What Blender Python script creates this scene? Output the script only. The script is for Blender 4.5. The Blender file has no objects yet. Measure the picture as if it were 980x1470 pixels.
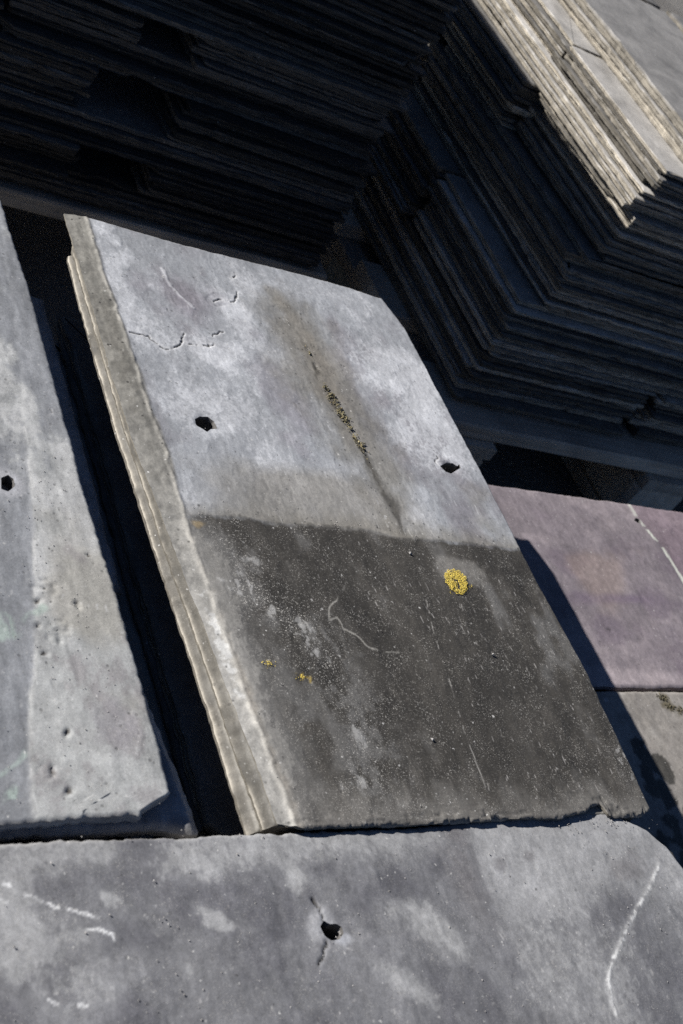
import bpy, math, random
import numpy as np
from mathutils import Matrix, Vector
from mathutils.geometry import tessellate_polygon

scene = bpy.context.scene
col = scene.collection

# ------------------------------------------------------------------ camera
cam_data = bpy.data.cameras.new('camera')
cam = bpy.data.objects.new('camera', cam_data)
col.objects.link(cam)
cam.matrix_world = Matrix(((0.803966, -0.113990, -0.583648, 0.0),
                           (-0.310683, 0.756351, -0.575682, 0.0),
                           (0.507064, 0.644158, 0.572665, 0.5),
                           (0, 0, 0, 1)))
cam_data.sensor_fit = 'VERTICAL'
cam_data.sensor_height = 36.0
cam_data.lens = 45.0
cam_data.clip_start = 0.01
cam_data.clip_end = 2000.0
cam_data.dof.use_dof = True
cam_data.dof.focus_distance = 0.86
cam_data.dof.aperture_fstop = 16.0
scene.camera = cam

# ------------------------------------------------------------------ sky and sun
SUN_FROM = Vector((-1.615, 1.11, 1.0)).normalized()
ELEV = math.asin(SUN_FROM.z)
AZ = math.atan2(SUN_FROM.x, SUN_FROM.y)          # clockwise from +Y
world = bpy.data.worlds.new('World')
scene.world = world
world.use_nodes = True
wn = world.node_tree.nodes
wl = world.node_tree.links
bg = wn['Background']
sky = wn.new('ShaderNodeTexSky')
sky.sky_type = 'NISHITA'
sky.sun_disc = False
sky.sun_elevation = ELEV
sky.sun_rotation = AZ
sky.altitude = 1500
sky.air_density = 0.42
sky.dust_density = 0.0
sky.ozone_density = 2.5
wl.new(sky.outputs[0], bg.inputs[0])
bg.inputs[1].default_value = 0.05
sun_data = bpy.data.lights.new('sun', 'SUN')
sun_data.energy = 5.0
sun_data.angle = math.radians(0.53)
sun_data.color = (1.0, 0.972, 0.932)
sun = bpy.data.objects.new('sun', sun_data)
col.objects.link(sun)
sun.rotation_euler = SUN_FROM.to_track_quat('Z', 'Y').to_euler()
scene.view_settings.view_transform = 'Standard'
scene.view_settings.look = 'None'
scene.view_settings.exposure = 0.68
scene.view_settings.gamma = 1.0
scene.view_settings.use_curve_mapping = False
scene.cycles.max_bounces = 4
scene.cycles.use_denoising = False
scene.render.filter_size = 1.15

# ------------------------------------------------------------------ noise helpers
def _hash(ix, iy, seed):
    h = (ix.astype(np.int64) * 374761393 + iy.astype(np.int64) * 668265263 + seed * 1274126177) & 0xFFFFFFFF
    h = ((h ^ (h >> 13)) * 1274126177) & 0xFFFFFFFF
    h = (h ^ (h >> 16)) & 0xFFFFFFFF
    return h.astype(np.float64) / 4294967295.0 * 2.0 - 1.0

def vnoise(x, y, seed=0):
    x = np.asarray(x, float); y = np.asarray(y, float)
    x, y = np.broadcast_arrays(x, y)
    ix = np.floor(x); iy = np.floor(y)
    fx = x - ix; fy = y - iy
    fx = fx * fx * fx * (fx * (fx * 6 - 15) + 10)
    fy = fy * fy * fy * (fy * (fy * 6 - 15) + 10)
    a = _hash(ix, iy, seed); b = _hash(ix + 1, iy, seed)
    c = _hash(ix, iy + 1, seed); d = _hash(ix + 1, iy + 1, seed)
    return (a * (1 - fx) + b * fx) * (1 - fy) + (c * (1 - fx) + d * fx) * fy

def fbm(x, y, seed=0, octaves=4, gain=0.5):
    s = 0; a = 1.0; t = 0.0; f = 1.0
    for o in range(octaves):
        s = s + a * vnoise(x * f + 13.7 * o, y * f - 7.3 * o, seed + o * 17)
        t += a; a *= gain; f *= 2.03
    return s / t * 1.6

def sstep(a, b, x):
    t = np.clip((x - a) / (b - a), 0, 1)
    return t * t * (3 - 2 * t)

def seg_dist(X, Y, pts):
    d = np.full(X.shape, 9.0)
    for (ax, ay), (bx, by) in zip(pts[:-1], pts[1:]):
        vx, vy = bx - ax, by - ay
        L2 = vx * vx + vy * vy + 1e-12
        t = np.clip(((X - ax) * vx + (Y - ay) * vy) / L2, 0, 1)
        d = np.minimum(d, np.hypot(X - ax - t * vx, Y - ay - t * vy))
    return d

def wob_dist(X, Y, pts, amp=0.0008, freq=220, seed=3):
    return seg_dist(X + amp * vnoise(X * freq, Y * freq, seed), Y + amp * vnoise(X * freq, Y * freq, seed + 5), pts)

def blob(X, Y, c, rx, ry=None, rot=0.0, seed=1, rough=0.5):
    ry = ry or rx
    dx, dy = X - c[0], Y - c[1]
    ca, sa = math.cos(rot), math.sin(rot)
    u = (dx * ca + dy * sa) / rx; v = (-dx * sa + dy * ca) / ry
    r = np.hypot(u, v) + rough * fbm(X / rx * 0.9, Y / rx * 0.9, seed, 4)
    return sstep(1.15, 0.25, r)

def inside(X, Y, poly):
    r = np.zeros(X.shape, bool)
    n = len(poly)
    for i in range(n):
        x1, y1 = poly[i]; x2, y2 = poly[(i + 1) % n]
        c = ((y1 > Y) != (y2 > Y)) & (X < (x2 - x1) * (Y - y1) / (y2 - y1 + 1e-15) + x1)
        r ^= c
    return r

def snap(px, py, poly):
    best = None
    n = len(poly)
    for i in range(n):
        ax, ay = poly[i]; bx, by = poly[(i + 1) % n]
        vx, vy = bx - ax, by - ay
        t = max(0, min(1, ((px - ax) * vx + (py - ay) * vy) / (vx * vx + vy * vy + 1e-12)))
        qx, qy = ax + t * vx, ay + t * vy
        d = (qx - px) ** 2 + (qy - py) ** 2
        if best is None or d < best[0]:
            best = (d, qx, qy)
    return best[1], best[2]

def pl(pts):
    """piecewise linear function through points given as (parameter, value)"""
    pts = sorted(pts)
    a = np.array([p[0] for p in pts]); b = np.array([p[1] for p in pts])
    return lambda t: np.interp(t, a, b)

def mixc(C, c, m):
    return C * (1 - m[..., None]) + np.array(c, float) * m[..., None]

# ------------------------------------------------------------------ materials
def nt(name):
    m = bpy.data.materials.new(name)
    m.use_nodes = True
    t = m.node_tree
    for n in list(t.nodes):
        t.nodes.remove(n)
    out = t.nodes.new('ShaderNodeOutputMaterial')
    p = t.nodes.new('ShaderNodeBsdfPrincipled')
    t.links.new(p.outputs[0], out.inputs[0])
    return m, t, p

def node(t, kind, **kw):
    n = t.nodes.new(kind)
    for k, v in kw.items():
        setattr(n, k, v)
    return n

def noise_node(t, coord, scale, detail=4, rough=0.6, dist=0.0):
    n = node(t, 'ShaderNodeTexNoise')
    n.inputs['Scale'].default_value = scale
    n.inputs['Detail'].default_value = detail
    n.inputs['Roughness'].default_value = rough
    n.inputs['Distortion'].default_value = dist
    t.links.new(coord, n.inputs['Vector'])
    return n.outputs['Fac']

def mrange(t, val, a, b, c, d):
    n = node(t, 'ShaderNodeMapRange')
    n.inputs[1].default_value = a; n.inputs[2].default_value = b
    n.inputs[3].default_value = c; n.inputs[4].default_value = d
    t.links.new(val, n.inputs[0])
    return n.outputs[0]

def math_node(t, op, a, b):
    n = node(t, 'ShaderNodeMath', operation=op)
    for i, v in enumerate((a, b)):
        if isinstance(v, (int, float)):
            n.inputs[i].default_value = v
        else:
            t.links.new(v, n.inputs[i])
    return n.outputs[0]

def mixrgb(t, fac, a, b, mode='MIX'):
    n = node(t, 'ShaderNodeMix', data_type='RGBA', blend_type=mode)
    n.clamp_result = False
    if isinstance(fac, (int, float)):
        n.inputs[0].default_value = fac
    else:
        t.links.new(fac, n.inputs[0])
    for i, v in ((6, a), (7, b)):
        if isinstance(v, tuple):
            n.inputs[i].default_value = (*v, 1)
        else:
            t.links.new(v, n.inputs[i])
    return n.outputs[2]

def slate_material(name, tint):
    m, t, p = nt(name)
    tc = node(t, 'ShaderNodeTexCoord')
    co = tc.outputs['Object']
    oi = node(t, 'ShaderNodeObjectInfo')
    if tint:
        sc = node(t, 'ShaderNodeVectorMath', operation='SCALE')
        sc.inputs[0].default_value = (3.1, 7.7, 5.3)
        t.links.new(oi.outputs['Random'], sc.inputs['Scale'])
        ad = node(t, 'ShaderNodeVectorMath', operation='ADD')
        t.links.new(co, ad.inputs[0]); t.links.new(sc.outputs[0], ad.inputs[1])
        co = ad.outputs[0]
    at = node(t, 'ShaderNodeAttribute', attribute_name='Col')
    ax = node(t, 'ShaderNodeAttribute', attribute_name='Aux')
    sep = node(t, 'ShaderNodeSeparateColor')
    t.links.new(ax.outputs['Color'], sep.inputs[0])
    # grain stretched along the cleavage direction (slate length)
    mp = node(t, 'ShaderNodeMapping')
    mp.inputs['Scale'].default_value = (1.0, 0.6, 1.0)
    t.links.new(co, mp.inputs[0])
    n_fine = noise_node(t, co, 900, 5, 0.7)
    n_mid = noise_node(t, mp.outputs[0], 160, 6, 0.65, 0.3)
    n_big = noise_node(t, co, 22, 5, 0.6, 0.6)
    n_spot = noise_node(t, co, 420, 3, 0.7)
    f1 = mrange(t, n_fine, 0.25, 0.75, 0.80, 1.20)
    f2 = mrange(t, n_mid, 0.25, 0.75, 0.86, 1.14)
    mp2 = node(t, 'ShaderNodeMapping')
    mp2.inputs['Scale'].default_value = (1.0, 0.07, 1.0)
    t.links.new(co, mp2.inputs[0])
    n_line = noise_node(t, mp2.outputs[0], 420, 4, 0.65)
    f2 = math_node(t, 'MULTIPLY', f2, mrange(t, n_line, 0.3, 0.7, 0.95, 1.05))
    f3 = mrange(t, n_big, 0.3, 0.7, 0.72 if tint else 0.9, 1.3 if tint else 1.1)
    f = math_node(t, 'MULTIPLY', math_node(t, 'MULTIPLY', f1, f2), f3)
    f = math_node(t, 'MULTIPLY', f, mrange(t, n_spot, 0.3, 0.7, 0.90, 1.10))
    if tint:
        f = math_node(t, 'MULTIPLY', f, mrange(t, math_node(t, 'POWER', oi.outputs['Random'], 1.6), 0, 1, 0.35, 1.9))
    cmb = node(t, 'ShaderNodeCombineColor')
    for i in range(3):
        t.links.new(f, cmb.inputs[i])
    c = mixrgb(t, 1.0, at.outputs['Color'], cmb.outputs[0], 'MULTIPLY')
    # fine pale specks
    spn = noise_node(t, co, 1000, 3, 0.75)
    sp2 = noise_node(t, co, 60, 3, 0.6)
    sp = math_node(t, 'MULTIPLY', mrange(t, spn, 0.565, 0.64, 0, 1), math_node(t, 'MAXIMUM', mrange(t, sp2, 0.40, 0.66, 0.12, 1), mrange(t, sep.outputs[0], 0.6, 1.0, 0, 1)))
    sp = math_node(t, 'MULTIPLY', sp, sep.outputs[0])
    c = mixrgb(t, sp, c, (0.56, 0.535, 0.49))
    # sparse crisp pale flecks and dark specks
    wob = node(t, 'ShaderNodeVectorMath', operation='SCALE')
    nv = node(t, 'ShaderNodeTexNoise')
    nv.inputs['Scale'].default_value = 700
    t.links.new(co, nv.inputs['Vector'])
    t.links.new(nv.outputs['Color'], wob.inputs[0]); wob.inputs['Scale'].default_value = 0.0022
    wad = node(t, 'ShaderNodeVectorMath', operation='ADD')
    t.links.new(co, wad.inputs[0]); t.links.new(wob.outputs[0], wad.inputs[1])
    for sc_, lo, size, cc in ((360, 0.80, 0.30, (0.60, 0.59, 0.57)), (190, 0.93, 0.24, (0.55, 0.54, 0.52)), (260, 0.88, 0.26, (0.05, 0.047, 0.043))):
        vv = node(t, 'ShaderNodeTexVoronoi', feature='F1')
        vv.inputs['Scale'].default_value = sc_
        t.links.new(wad.outputs[0], vv.inputs['Vector'])
        vs_ = node(t, 'ShaderNodeSeparateColor')
        t.links.new(vv.outputs['Color'], vs_.inputs[0])
        thr = mrange(t, vs_.outputs[0], lo, 1.0, 0.0, size)
        mk = mrange(t, math_node(t, 'SUBTRACT', thr, vv.outputs['Distance']), 0.0, 0.12, 0.0, 0.8)
        mk = math_node(t, 'MULTIPLY', mk, mrange(t, vs_.outputs[1], 0, 1, 0.25, 1.0))
        c = mixrgb(t, mk, c, cc)
    # small dark pits
    pn = node(t, 'ShaderNodeTexVoronoi', feature='F1')
    pn.inputs['Scale'].default_value = 170
    t.links.new(co, pn.inputs['Vector'])
    pm = math_node(t, 'MULTIPLY', mrange(t, pn.outputs['Distance'], 0.10, 0.22, 1, 0),
                   mrange(t, noise_node(t, co, 75, 3, 0.6), 0.46, 0.58, 0, 1))
    pm = math_node(t, 'MULTIPLY', pm, sep.outputs[2])
    c = mixrgb(t, pm, c, (0.045, 0.042, 0.038))
    t.links.new(c, p.inputs['Base Color'])
    rg = math_node(t, 'ADD', sep.outputs[1], mrange(t, n_mid, 0.3, 0.7, -0.07, 0.07))
    t.links.new(rg, p.inputs['Roughness'])
    p.inputs['Specular IOR Level'].default_value = 0.42
    h = math_node(t, 'ADD', math_node(t, 'MULTIPLY', n_fine, 0.45), math_node(t, 'MULTIPLY', n_mid, 1.0))
    h = math_node(t, 'SUBTRACT', h, math_node(t, 'MULTIPLY', pm, 1.2))
    h = math_node(t, 'ADD', h, math_node(t, 'MULTIPLY', sp, 0.4))
    b = node(t, 'ShaderNodeBump')
    b.inputs['Strength'].default_value = 0.4
    b.inputs['Distance'].default_value = 0.0005
    t.links.new(h, b.inputs['Height'])
    t.links.new(b.outputs[0], p.inputs['Normal'])
    return m

MAT_SLATE = slate_material('weathered_slate', False)
MAT_STACK = slate_material('stacked_slate', True)

def wood_material(name):
    m, t, p = nt(name)
    tc = node(t, 'ShaderNodeTexCoord')
    oi = node(t, 'ShaderNodeObjectInfo')
    mp = node(t, 'ShaderNodeMapping')
    mp.inputs['Scale'].default_value = (2.0, 45.0, 45.0)
    t.links.new(tc.outputs['Object'], mp.inputs[0])
    g = noise_node(t, mp.outputs[0], 2.2, 7, 0.65, 0.8)
    s = noise_node(t, tc.outputs['Object'], 9, 4, 0.6)
    c = mixrgb(t, mrange(t, g, 0.3, 0.7, 0, 1), (0.40, 0.345, 0.275), (0.66, 0.60, 0.52))
    c = mixrgb(t, mrange(t, s, 0.4, 0.7, 0, 0.6), c, (0.13, 0.125, 0.12))
    v = mrange(t, oi.outputs['Random'], 0, 1, 0.75, 1.2)
    cm = node(t, 'ShaderNodeCombineColor')
    for i in range(3):
        t.links.new(v, cm.inputs[i])
    c = mixrgb(t, 1.0, c, cm.outputs[0], 'MULTIPLY')
    t.links.new(c, p.inputs['Base Color'])
    p.inputs['Roughness'].default_value = 0.85
    b = node(t, 'ShaderNodeBump')
    b.inputs['Distance'].default_value = 0.002
    b.inputs['Strength'].default_value = 0.6
    t.links.new(g, b.inputs['Height'])
    t.links.new(b.outputs[0], p.inputs['Normal'])
    return m
MAT_WOOD = wood_material('grey_pallet_wood')

def ground_material():
    m, t, p = nt('yard_concrete')
    tc = node(t, 'ShaderNodeTexCoord')
    co = tc.outputs['Object']
    a = noise_node(t, co, 3, 8, 0.65)
    b_ = noise_node(t, co, 90, 6, 0.7)
    c = mixrgb(t, mrange(t, a, 0.35, 0.65, 0, 1), (0.11, 0.10, 0.09), (0.19, 0.18, 0.165))
    c = mixrgb(t, mrange(t, b_, 0.5, 0.75, 0, 0.5), c, (0.27, 0.255, 0.235))
    t.links.new(c, p.inputs['Base Color'])
    p.inputs['Roughness'].default_value = 0.9
    b = node(t, 'ShaderNodeBump')
    b.inputs['Distance'].default_value = 0.006
    t.links.new(b_, b.inputs['Height'])
    t.links.new(b.outputs[0], p.inputs['Normal'])
    return m
MAT_GROUND = ground_material()

def grain_material(name, c1, c2, rough=0.9, scale=500):
    m, t, p = nt(name)
    at = node(t, 'ShaderNodeAttribute', attribute_name='Col')
    tc = node(t, 'ShaderNodeTexCoord')
    n = noise_node(t, tc.outputs['Object'], scale, 4, 0.6)
    c = mixrgb(t, mrange(t, n, 0.3, 0.7, 0, 1), c1, c2)
    c = mixrgb(t, 1.0, c, at.outputs['Color'], 'MULTIPLY')
    t.links.new(c, p.inputs['Base Color'])
    p.inputs['Roughness'].default_value = rough
    return m
MAT_LICHEN = grain_material('yellow_lichen', (0.55, 0.40, 0.05), (0.78, 0.62, 0.14))
MAT_MOSS = grain_material('dry_moss', (0.09, 0.078, 0.048), (0.25, 0.215, 0.135))
MAT_GRIT = grain_material('grit', (0.22, 0.21, 0.20), (0.42, 0.40, 0.38))

# ------------------------------------------------------------------ object helpers
def tag(o, label=None, cat=None, group=None, kind=None):
    if label: o['label'] = label
    if cat: o['category'] = cat
    if group: o['group'] = group
    if kind: o['kind'] = kind
    return o

def set_colors(me, C, A):
    for nm, arr in (('Col', C), ('Aux', A)):
        at = me.attributes.new(nm, 'FLOAT_COLOR', 'POINT')
        buf = np.ones((len(me.vertices), 4), np.float32)
        buf[:, :3] = arr
        at.data.foreach_set('color', buf.ravel())

def mesh_np(name, V, quads, tris, smooth_n=0, C=None, A=None, mat=None):
    """V (n,3); quads (q,4) int, tris (t,3) int; the first smooth_n quads are smooth shaded"""
    me = bpy.data.meshes.new(name)
    V = np.asarray(V, np.float32)
    quads = np.asarray(quads, np.int32).reshape(-1, 4)
    tris = np.asarray(tris, np.int32).reshape(-1, 3)
    me.vertices.add(len(V)); me.vertices.foreach_set('co', V.ravel())
    nl = len(quads) * 4 + len(tris) * 3
    me.loops.add(nl)
    me.loops.foreach_set('vertex_index', np.concatenate([quads.ravel(), tris.ravel()]).astype(np.int32))
    nf = len(quads) + len(tris)
    me.polygons.add(nf)
    starts = np.concatenate([np.arange(len(quads)) * 4, len(quads) * 4 + np.arange(len(tris)) * 3]).astype(np.int32)
    me.polygons.foreach_set('loop_start', starts)
    sm = np.zeros(nf, bool); sm[:smooth_n] = True
    me.polygons.foreach_set('use_smooth', sm)
    me.update(calc_edges=True)
    me.validate()
    if C is not None:
        set_colors(me, C, A)
    if mat:
        me.materials.append(mat)
    return me

EDGE_COL = (0.35, 0.315, 0.26)

def hero_slate(x0, x1, y0, y1, z, th, res, seed, L, R, B, T, bevel, height, colour,
               holes=(), rough=(0.0006, 0.0006), edge_col=EDGE_COL, mat=MAT_SLATE):
    """One weathered slate as a dense sheet: L,R give the outline x for a y, B,T the outline y for an x.
    bevel: side -> (width, depth). Vertices are stored relative to the slate's own centre."""
    nx = int((x1 - x0) / res) + 1; ny = int((y1 - y0) / res) + 1
    u = np.linspace(0, 1, nx); v = np.linspace(0, 1, ny)
    ylin = y0 + (y1 - y0) * v; xlin = x0 + (x1 - x0) * u
    r1, r2 = rough
    def ragged(s, k):
        return r1 * fbm(s * 45, np.full_like(s, k * 3.3), seed + k, 3) + r2 * fbm(s * 260, np.full_like(s, k * 1.7), seed + 9 + k, 3)
    xl = L(ylin) + ragged(ylin, 1); xr = R(ylin) + ragged(ylin, 2)
    yb = B(xlin) + ragged(xlin, 3); yt = T(xlin) + ragged(xlin, 4)
    U, Vv = np.meshgrid(u, v)
    X = xl[:, None] + (xr - xl)[:, None] * U
    Y = yb[None, :] + (yt - yb)[None, :] * Vv
    dl = X - xl[:, None]; dr = xr[:, None] - X
    db = Y - yb[None, :]; dt = yt[None, :] - Y
    # sheet relief
    H = 0.0006 * fbm(X * 9, Y * 7, seed + 30, 3) + 0.00016 * fbm(X * 70, Y * 40, seed + 31, 4)
    H = H + 0.00006 * fbm(X * 330, Y * 200, seed + 33, 2)
    H = H + 0.00032 * fbm(X * 20, Y * 6, seed + 34, 4)                        # riven ripple
    fl = np.zeros_like(X)
    for i_, (sc_, th_) in enumerate(((11, .15), (17, .35), (26, .3), (48, .45))):
        ff = fbm(X * sc_, Y * sc_ * .7, seed + 200 + i_, 5)
        fl = fl + sstep(-.018, .018, ff - th_) * (1 if i_ % 2 else -1)
    H = H + 0.00012 * fl
    E = np.zeros_like(X)
    drop_all = np.zeros_like(X)
    for k, (nm, d, s) in enumerate((('l', dl, Y), ('r', dr, Y), ('b', db, X), ('t', dt, X))):
        w, D = bevel[nm]
        ww = w * (1 + 0.14 * fbm(s * 28, d * 20, seed + 40 + k, 3) + 0.10 * fbm(X * 210, Y * 210, seed + 44 + k, 3))
        tt = np.clip(1 - d / np.maximum(ww, 1e-4), 0, 1)
        dd = D * tt ** 0.9 * (1 + 0.12 * fbm(X * 120, Y * 120, seed + 50 + k, 3))
        q = 0.0011                                           # cleavage steps
        dd2 = np.floor(dd / q) * q + q * sstep(0.55, 1.0, (dd / q) % 1.0)
        dd = 0.8 * dd + 0.2 * dd2
        drop_all = np.maximum(drop_all, dd)
        E = np.maximum(E, sstep(0.0, 0.35, tt))
    H = H - np.minimum(drop_all, th * 0.85)
    H = H + height(X, Y)
    C, A = colour(X, Y, dl, dr, db, dt, E, H)
    C = C * (1 + 0.075 * fl)[..., None]
    # holes
    keep = np.ones((ny - 1, nx - 1), bool)
    Xc = (X[:-1, :-1] + X[1:, 1:]) / 2; Yc = (Y[:-1, :-1] + Y[1:, 1:]) / 2
    for poly in holes:
        keep &= ~inside(Xc, Yc, poly)
    idx = np.arange(nx * ny).reshape(ny, nx)
    q_all = np.stack([idx[:-1, :-1], idx[:-1, 1:], idx[1:, 1:], idx[1:, :-1]], -1)
    quads = q_all[keep]
    X = X.copy(); Y = Y.copy()
    loops = [list(idx[0, :]) + list(idx[1:, -1]) + list(idx[-1, -2::-1]) + list(idx[-2:0:-1, 0])]
    removed = q_all[~keep]
    if len(removed):
        cnt = {}
        for a in removed:
            for i in range(4):
                e = (int(a[i]), int(a[(i + 1) % 4]))
                if (e[1], e[0]) in cnt:
                    del cnt[(e[1], e[0])]
                else:
                    cnt[e] = 1
        nxt = {}
        for e in cnt:
            nxt.setdefault(e[0], []).append(e[1])
        while nxt:
            s = next(iter(nxt)); lp = [s]; cur = nxt[s].pop()
            if not nxt[s]: del nxt[s]
            while cur != s and cur in nxt:
                lp.append(cur); c2 = nxt[cur].pop()
                if not nxt[cur]: del nxt[cur]
                cur = c2
            if len(lp) > 4:
                loops.append(lp[::-1])
        Xf = X.ravel(); Yf = Y.ravel()
        for lp in loops[1:]:
            cx = np.mean(Xf[lp]); cy = np.mean(Yf[lp])
            poly = min(holes, key=lambda p: (np.mean([a[0] for a in p]) - cx) ** 2 + (np.mean([a[1] for a in p]) - cy) ** 2)
            for i in lp:
                Xf[i], Yf[i] = snap(Xf[i], Yf[i], poly)
        X = Xf.reshape(ny, nx); Y = Yf.reshape(ny, nx)
    ox, oy = (x0 + x1) / 2, (y0 + y1) / 2
    V = [np.stack([X.ravel() - ox, Y.ravel() - oy, H.ravel()], -1)]
    Cs = [C.reshape(-1, 3)]; As = [A.reshape(-1, 3)]
    nv = nx * ny
    Q = [quads]; smooth_n = len(quads); TR = []
    bottoms = []
    rng = np.random.RandomState(seed)
    fl = V[0]
    for li, lp in enumerate(loops):
        lp = np.array(lp)
        P = fl[lp]
        nxt_ = np.roll(P, -1, 0); prv = np.roll(P, 1, 0)
        tan = nxt_ - prv; tan /= np.maximum(np.linalg.norm(tan[:, :2], axis=1), 1e-9)[:, None]
        out = np.stack([tan[:, 1], -tan[:, 0]], -1)
        s = np.cumsum(np.linalg.norm(nxt_ - P, axis=1))
        rings = 6 if li == 0 else 4
        prev = None
        for k in range(rings):
            f = k / (rings - 1)
            zz = P[:, 2] * (1 - f) + (-th) * f
            off = np.zeros(len(P))
            if k > 0 and li == 0:
                off = 0.0003 * fbm(s * 200, np.full_like(s, k * 4.1), seed + 70 + k, 3) + rng.uniform(-0.0005, 0.0004)
                if k == rings - 1: off = off - 0.0010
            pts = np.stack([P[:, 0] + out[:, 0] * off, P[:, 1] + out[:, 1] * off, zz], -1)
            V.append(pts)
            base = np.array(edge_col) if li == 0 else np.array((0.10, 0.095, 0.09))
            cc = base[None, :] * (1 + 0.28 * fbm(s * 90, np.full_like(s, k * 2.0), seed + 80, 3))[:, None] * (0.85 + 0.3 * rng.rand())
            Cs.append(np.clip(cc, 0.01, 0.9)); As.append(np.tile((0.15, 0.85, 0.0), (len(P), 1)))
            ids = nv + np.arange(len(P)); nv += len(P)
            if prev is not None:
                Q.append(np.stack([prev, ids, np.roll(ids, -1), np.roll(prev, -1)], -1))
            prev = ids
        bottoms.append((prev, np.stack([V[-1][:, 0], V[-1][:, 1]], -1)))
    allid = np.concatenate([b[0] for b in bottoms])
    step = 1
    loops3 = [[Vector((float(a), float(b), 0)) for a, b in bt[1]] for bt in bottoms]
    try:
        for tri in tessellate_polygon(loops3):
            TR.append([allid[tri[2]], allid[tri[1]], allid[tri[0]]])
    except Exception:
        pass
    me = mesh_np('slate_mesh', np.concatenate(V), np.concatenate(Q), TR if TR else np.zeros((0, 3)), smooth_n,
                 np.concatenate(Cs), np.concatenate(As), mat)
    o = bpy.data.objects.new('roof_slate', me)
    o.location = (ox, oy, z)
    col.objects.link(o)
    return o

ZERO = lambda X, Y: 0.0 * X
const = lambda c: (lambda t: np.full_like(np.asarray(t, float), c))

# ------------------------------------------------------------------ ground
def simple_mesh(name, V, F, mat):
    me = bpy.data.meshes.new(name)
    me.from_pydata(V, [], F); me.update()
    me.materials.append(mat)
    return me
GZ = -0.385
g = bpy.data.objects.new('ground', simple_mesh('ground', [(-400, -400, 0), (400, -400, 0), (400, 400, 0), (-400, 400, 0)], [(0, 1, 2, 3)], MAT_GROUND))
g.location = (0, 0, GZ)
col.objects.link(g)
tag(g, 'dusty concrete yard under the pallets', kind='structure')

# ------------------------------------------------------------------ pallets
def board_mesh(lx, ly, lz, seed):
    """a worn sawn board along local x with rounded, slightly uneven edges"""
    rng = random.Random(seed)
    n = 10; V = []; F = []
    b = min(ly, lz) * 0.10
    prof = [(-ly / 2 + b, -lz / 2), (ly / 2 - b, -lz / 2), (ly / 2, -lz / 2 + b), (ly / 2, lz / 2 - b),
            (ly / 2 - b, lz / 2), (-ly / 2 + b, lz / 2), (-ly / 2, lz / 2 - b), (-ly / 2, -lz / 2 + b)]
    for i in range(n + 1):
        x = -lx / 2 + lx * i / n
        w = rng.uniform(-0.0015, 0.0015)
        for (y, z) in prof:
            V.append((x, y + w + rng.uniform(-.0005, .0005), z + rng.uniform(-.0004, .0004)))
    k = len(prof)
    for i in range(n):
        for j in range(k):
            F.append((i * k + j, i * k + (j + 1) % k, (i + 1) * k + (j + 1) % k, (i + 1) * k + j))
    F.append(tuple(range(k))[::-1]); F.append(tuple(n * k + j for j in range(k)))
    return simple_mesh('board', V, F, MAT_WOOD)

def pallet(x0, x1, y0, y1, ztop, label, block_x, overhang=0.0):
    root = bpy.data.objects.new('pallet', None)
    root.location = ((x0 + x1) / 2, (y0 + y1) / 2, GZ)
    col.objects.link(root)
    tag(root, label, 'pallet', 'wooden pallets under the slates')
    cx, cy = root.location.x, root.location.y
    def put(name, me, loc, rz=0.0):
        o = bpy.data.objects.new(name, me); o.parent = root
        o.location = (loc[0] - cx, loc[1] - cy, loc[2] - GZ); o.rotation_euler = (0, 0, rz)
        col.objects.link(o); return o
    dk = 0.022; bd = 0.02; st = 0.020
    nb = max(4, int((y1 - y0) / 0.16)); w = 0.11
    for i in range(nb):
        yc = y0 + w / 2 + (y1 - y0 - w) * i / (nb - 1)
        put('deck_board', board_mesh(x1 - x0, w, dk, 100 + i), (cx, yc, ztop - dk / 2), random.uniform(-.002, .002))
    hb = (ztop - dk - st) - (GZ + bd) - 0.001
    for j, bx_ in enumerate(block_x):
        put('stringer', board_mesh(y1 - y0 + overhang, 0.10, st, 200 + j), (bx_, cy - overhang / 2, ztop - dk - st / 2 - 0.0005), math.pi / 2)
        for i, yc in enumerate((y0 + 0.07 - overhang * .8, cy, y1 - 0.07)):
            put('block', board_mesh(0.14, 0.095, hb, 300 + i + 5 * j), (bx_, yc, GZ + bd + hb / 2 + 0.0005), math.pi / 2)
        put('bottom_board', board_mesh(y1 - y0, 0.10, bd, 400 + j), (bx_, cy, GZ + bd / 2 + 0.001), math.pi / 2)
    return root
random.seed(4)
pallet(0.985, 2.0, 0.938, 1.80, -0.251, 'weathered grey wooden pallet carrying the half sunlit slate stack', (1.04, 1.43, 1.95), 0.012)
pallet(-0.10, 0.905, 1.174, 1.95, -0.251, 'weathered wooden pallet carrying the shaded slate stack at the back', (-0.05, 0.40, 0.85))
pallet(-0.02, 1.22, -0.06, 0.745, -0.251, 'wooden pallet under the sunlit front piles of slates', (0.03, 0.6, 1.17))

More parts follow.
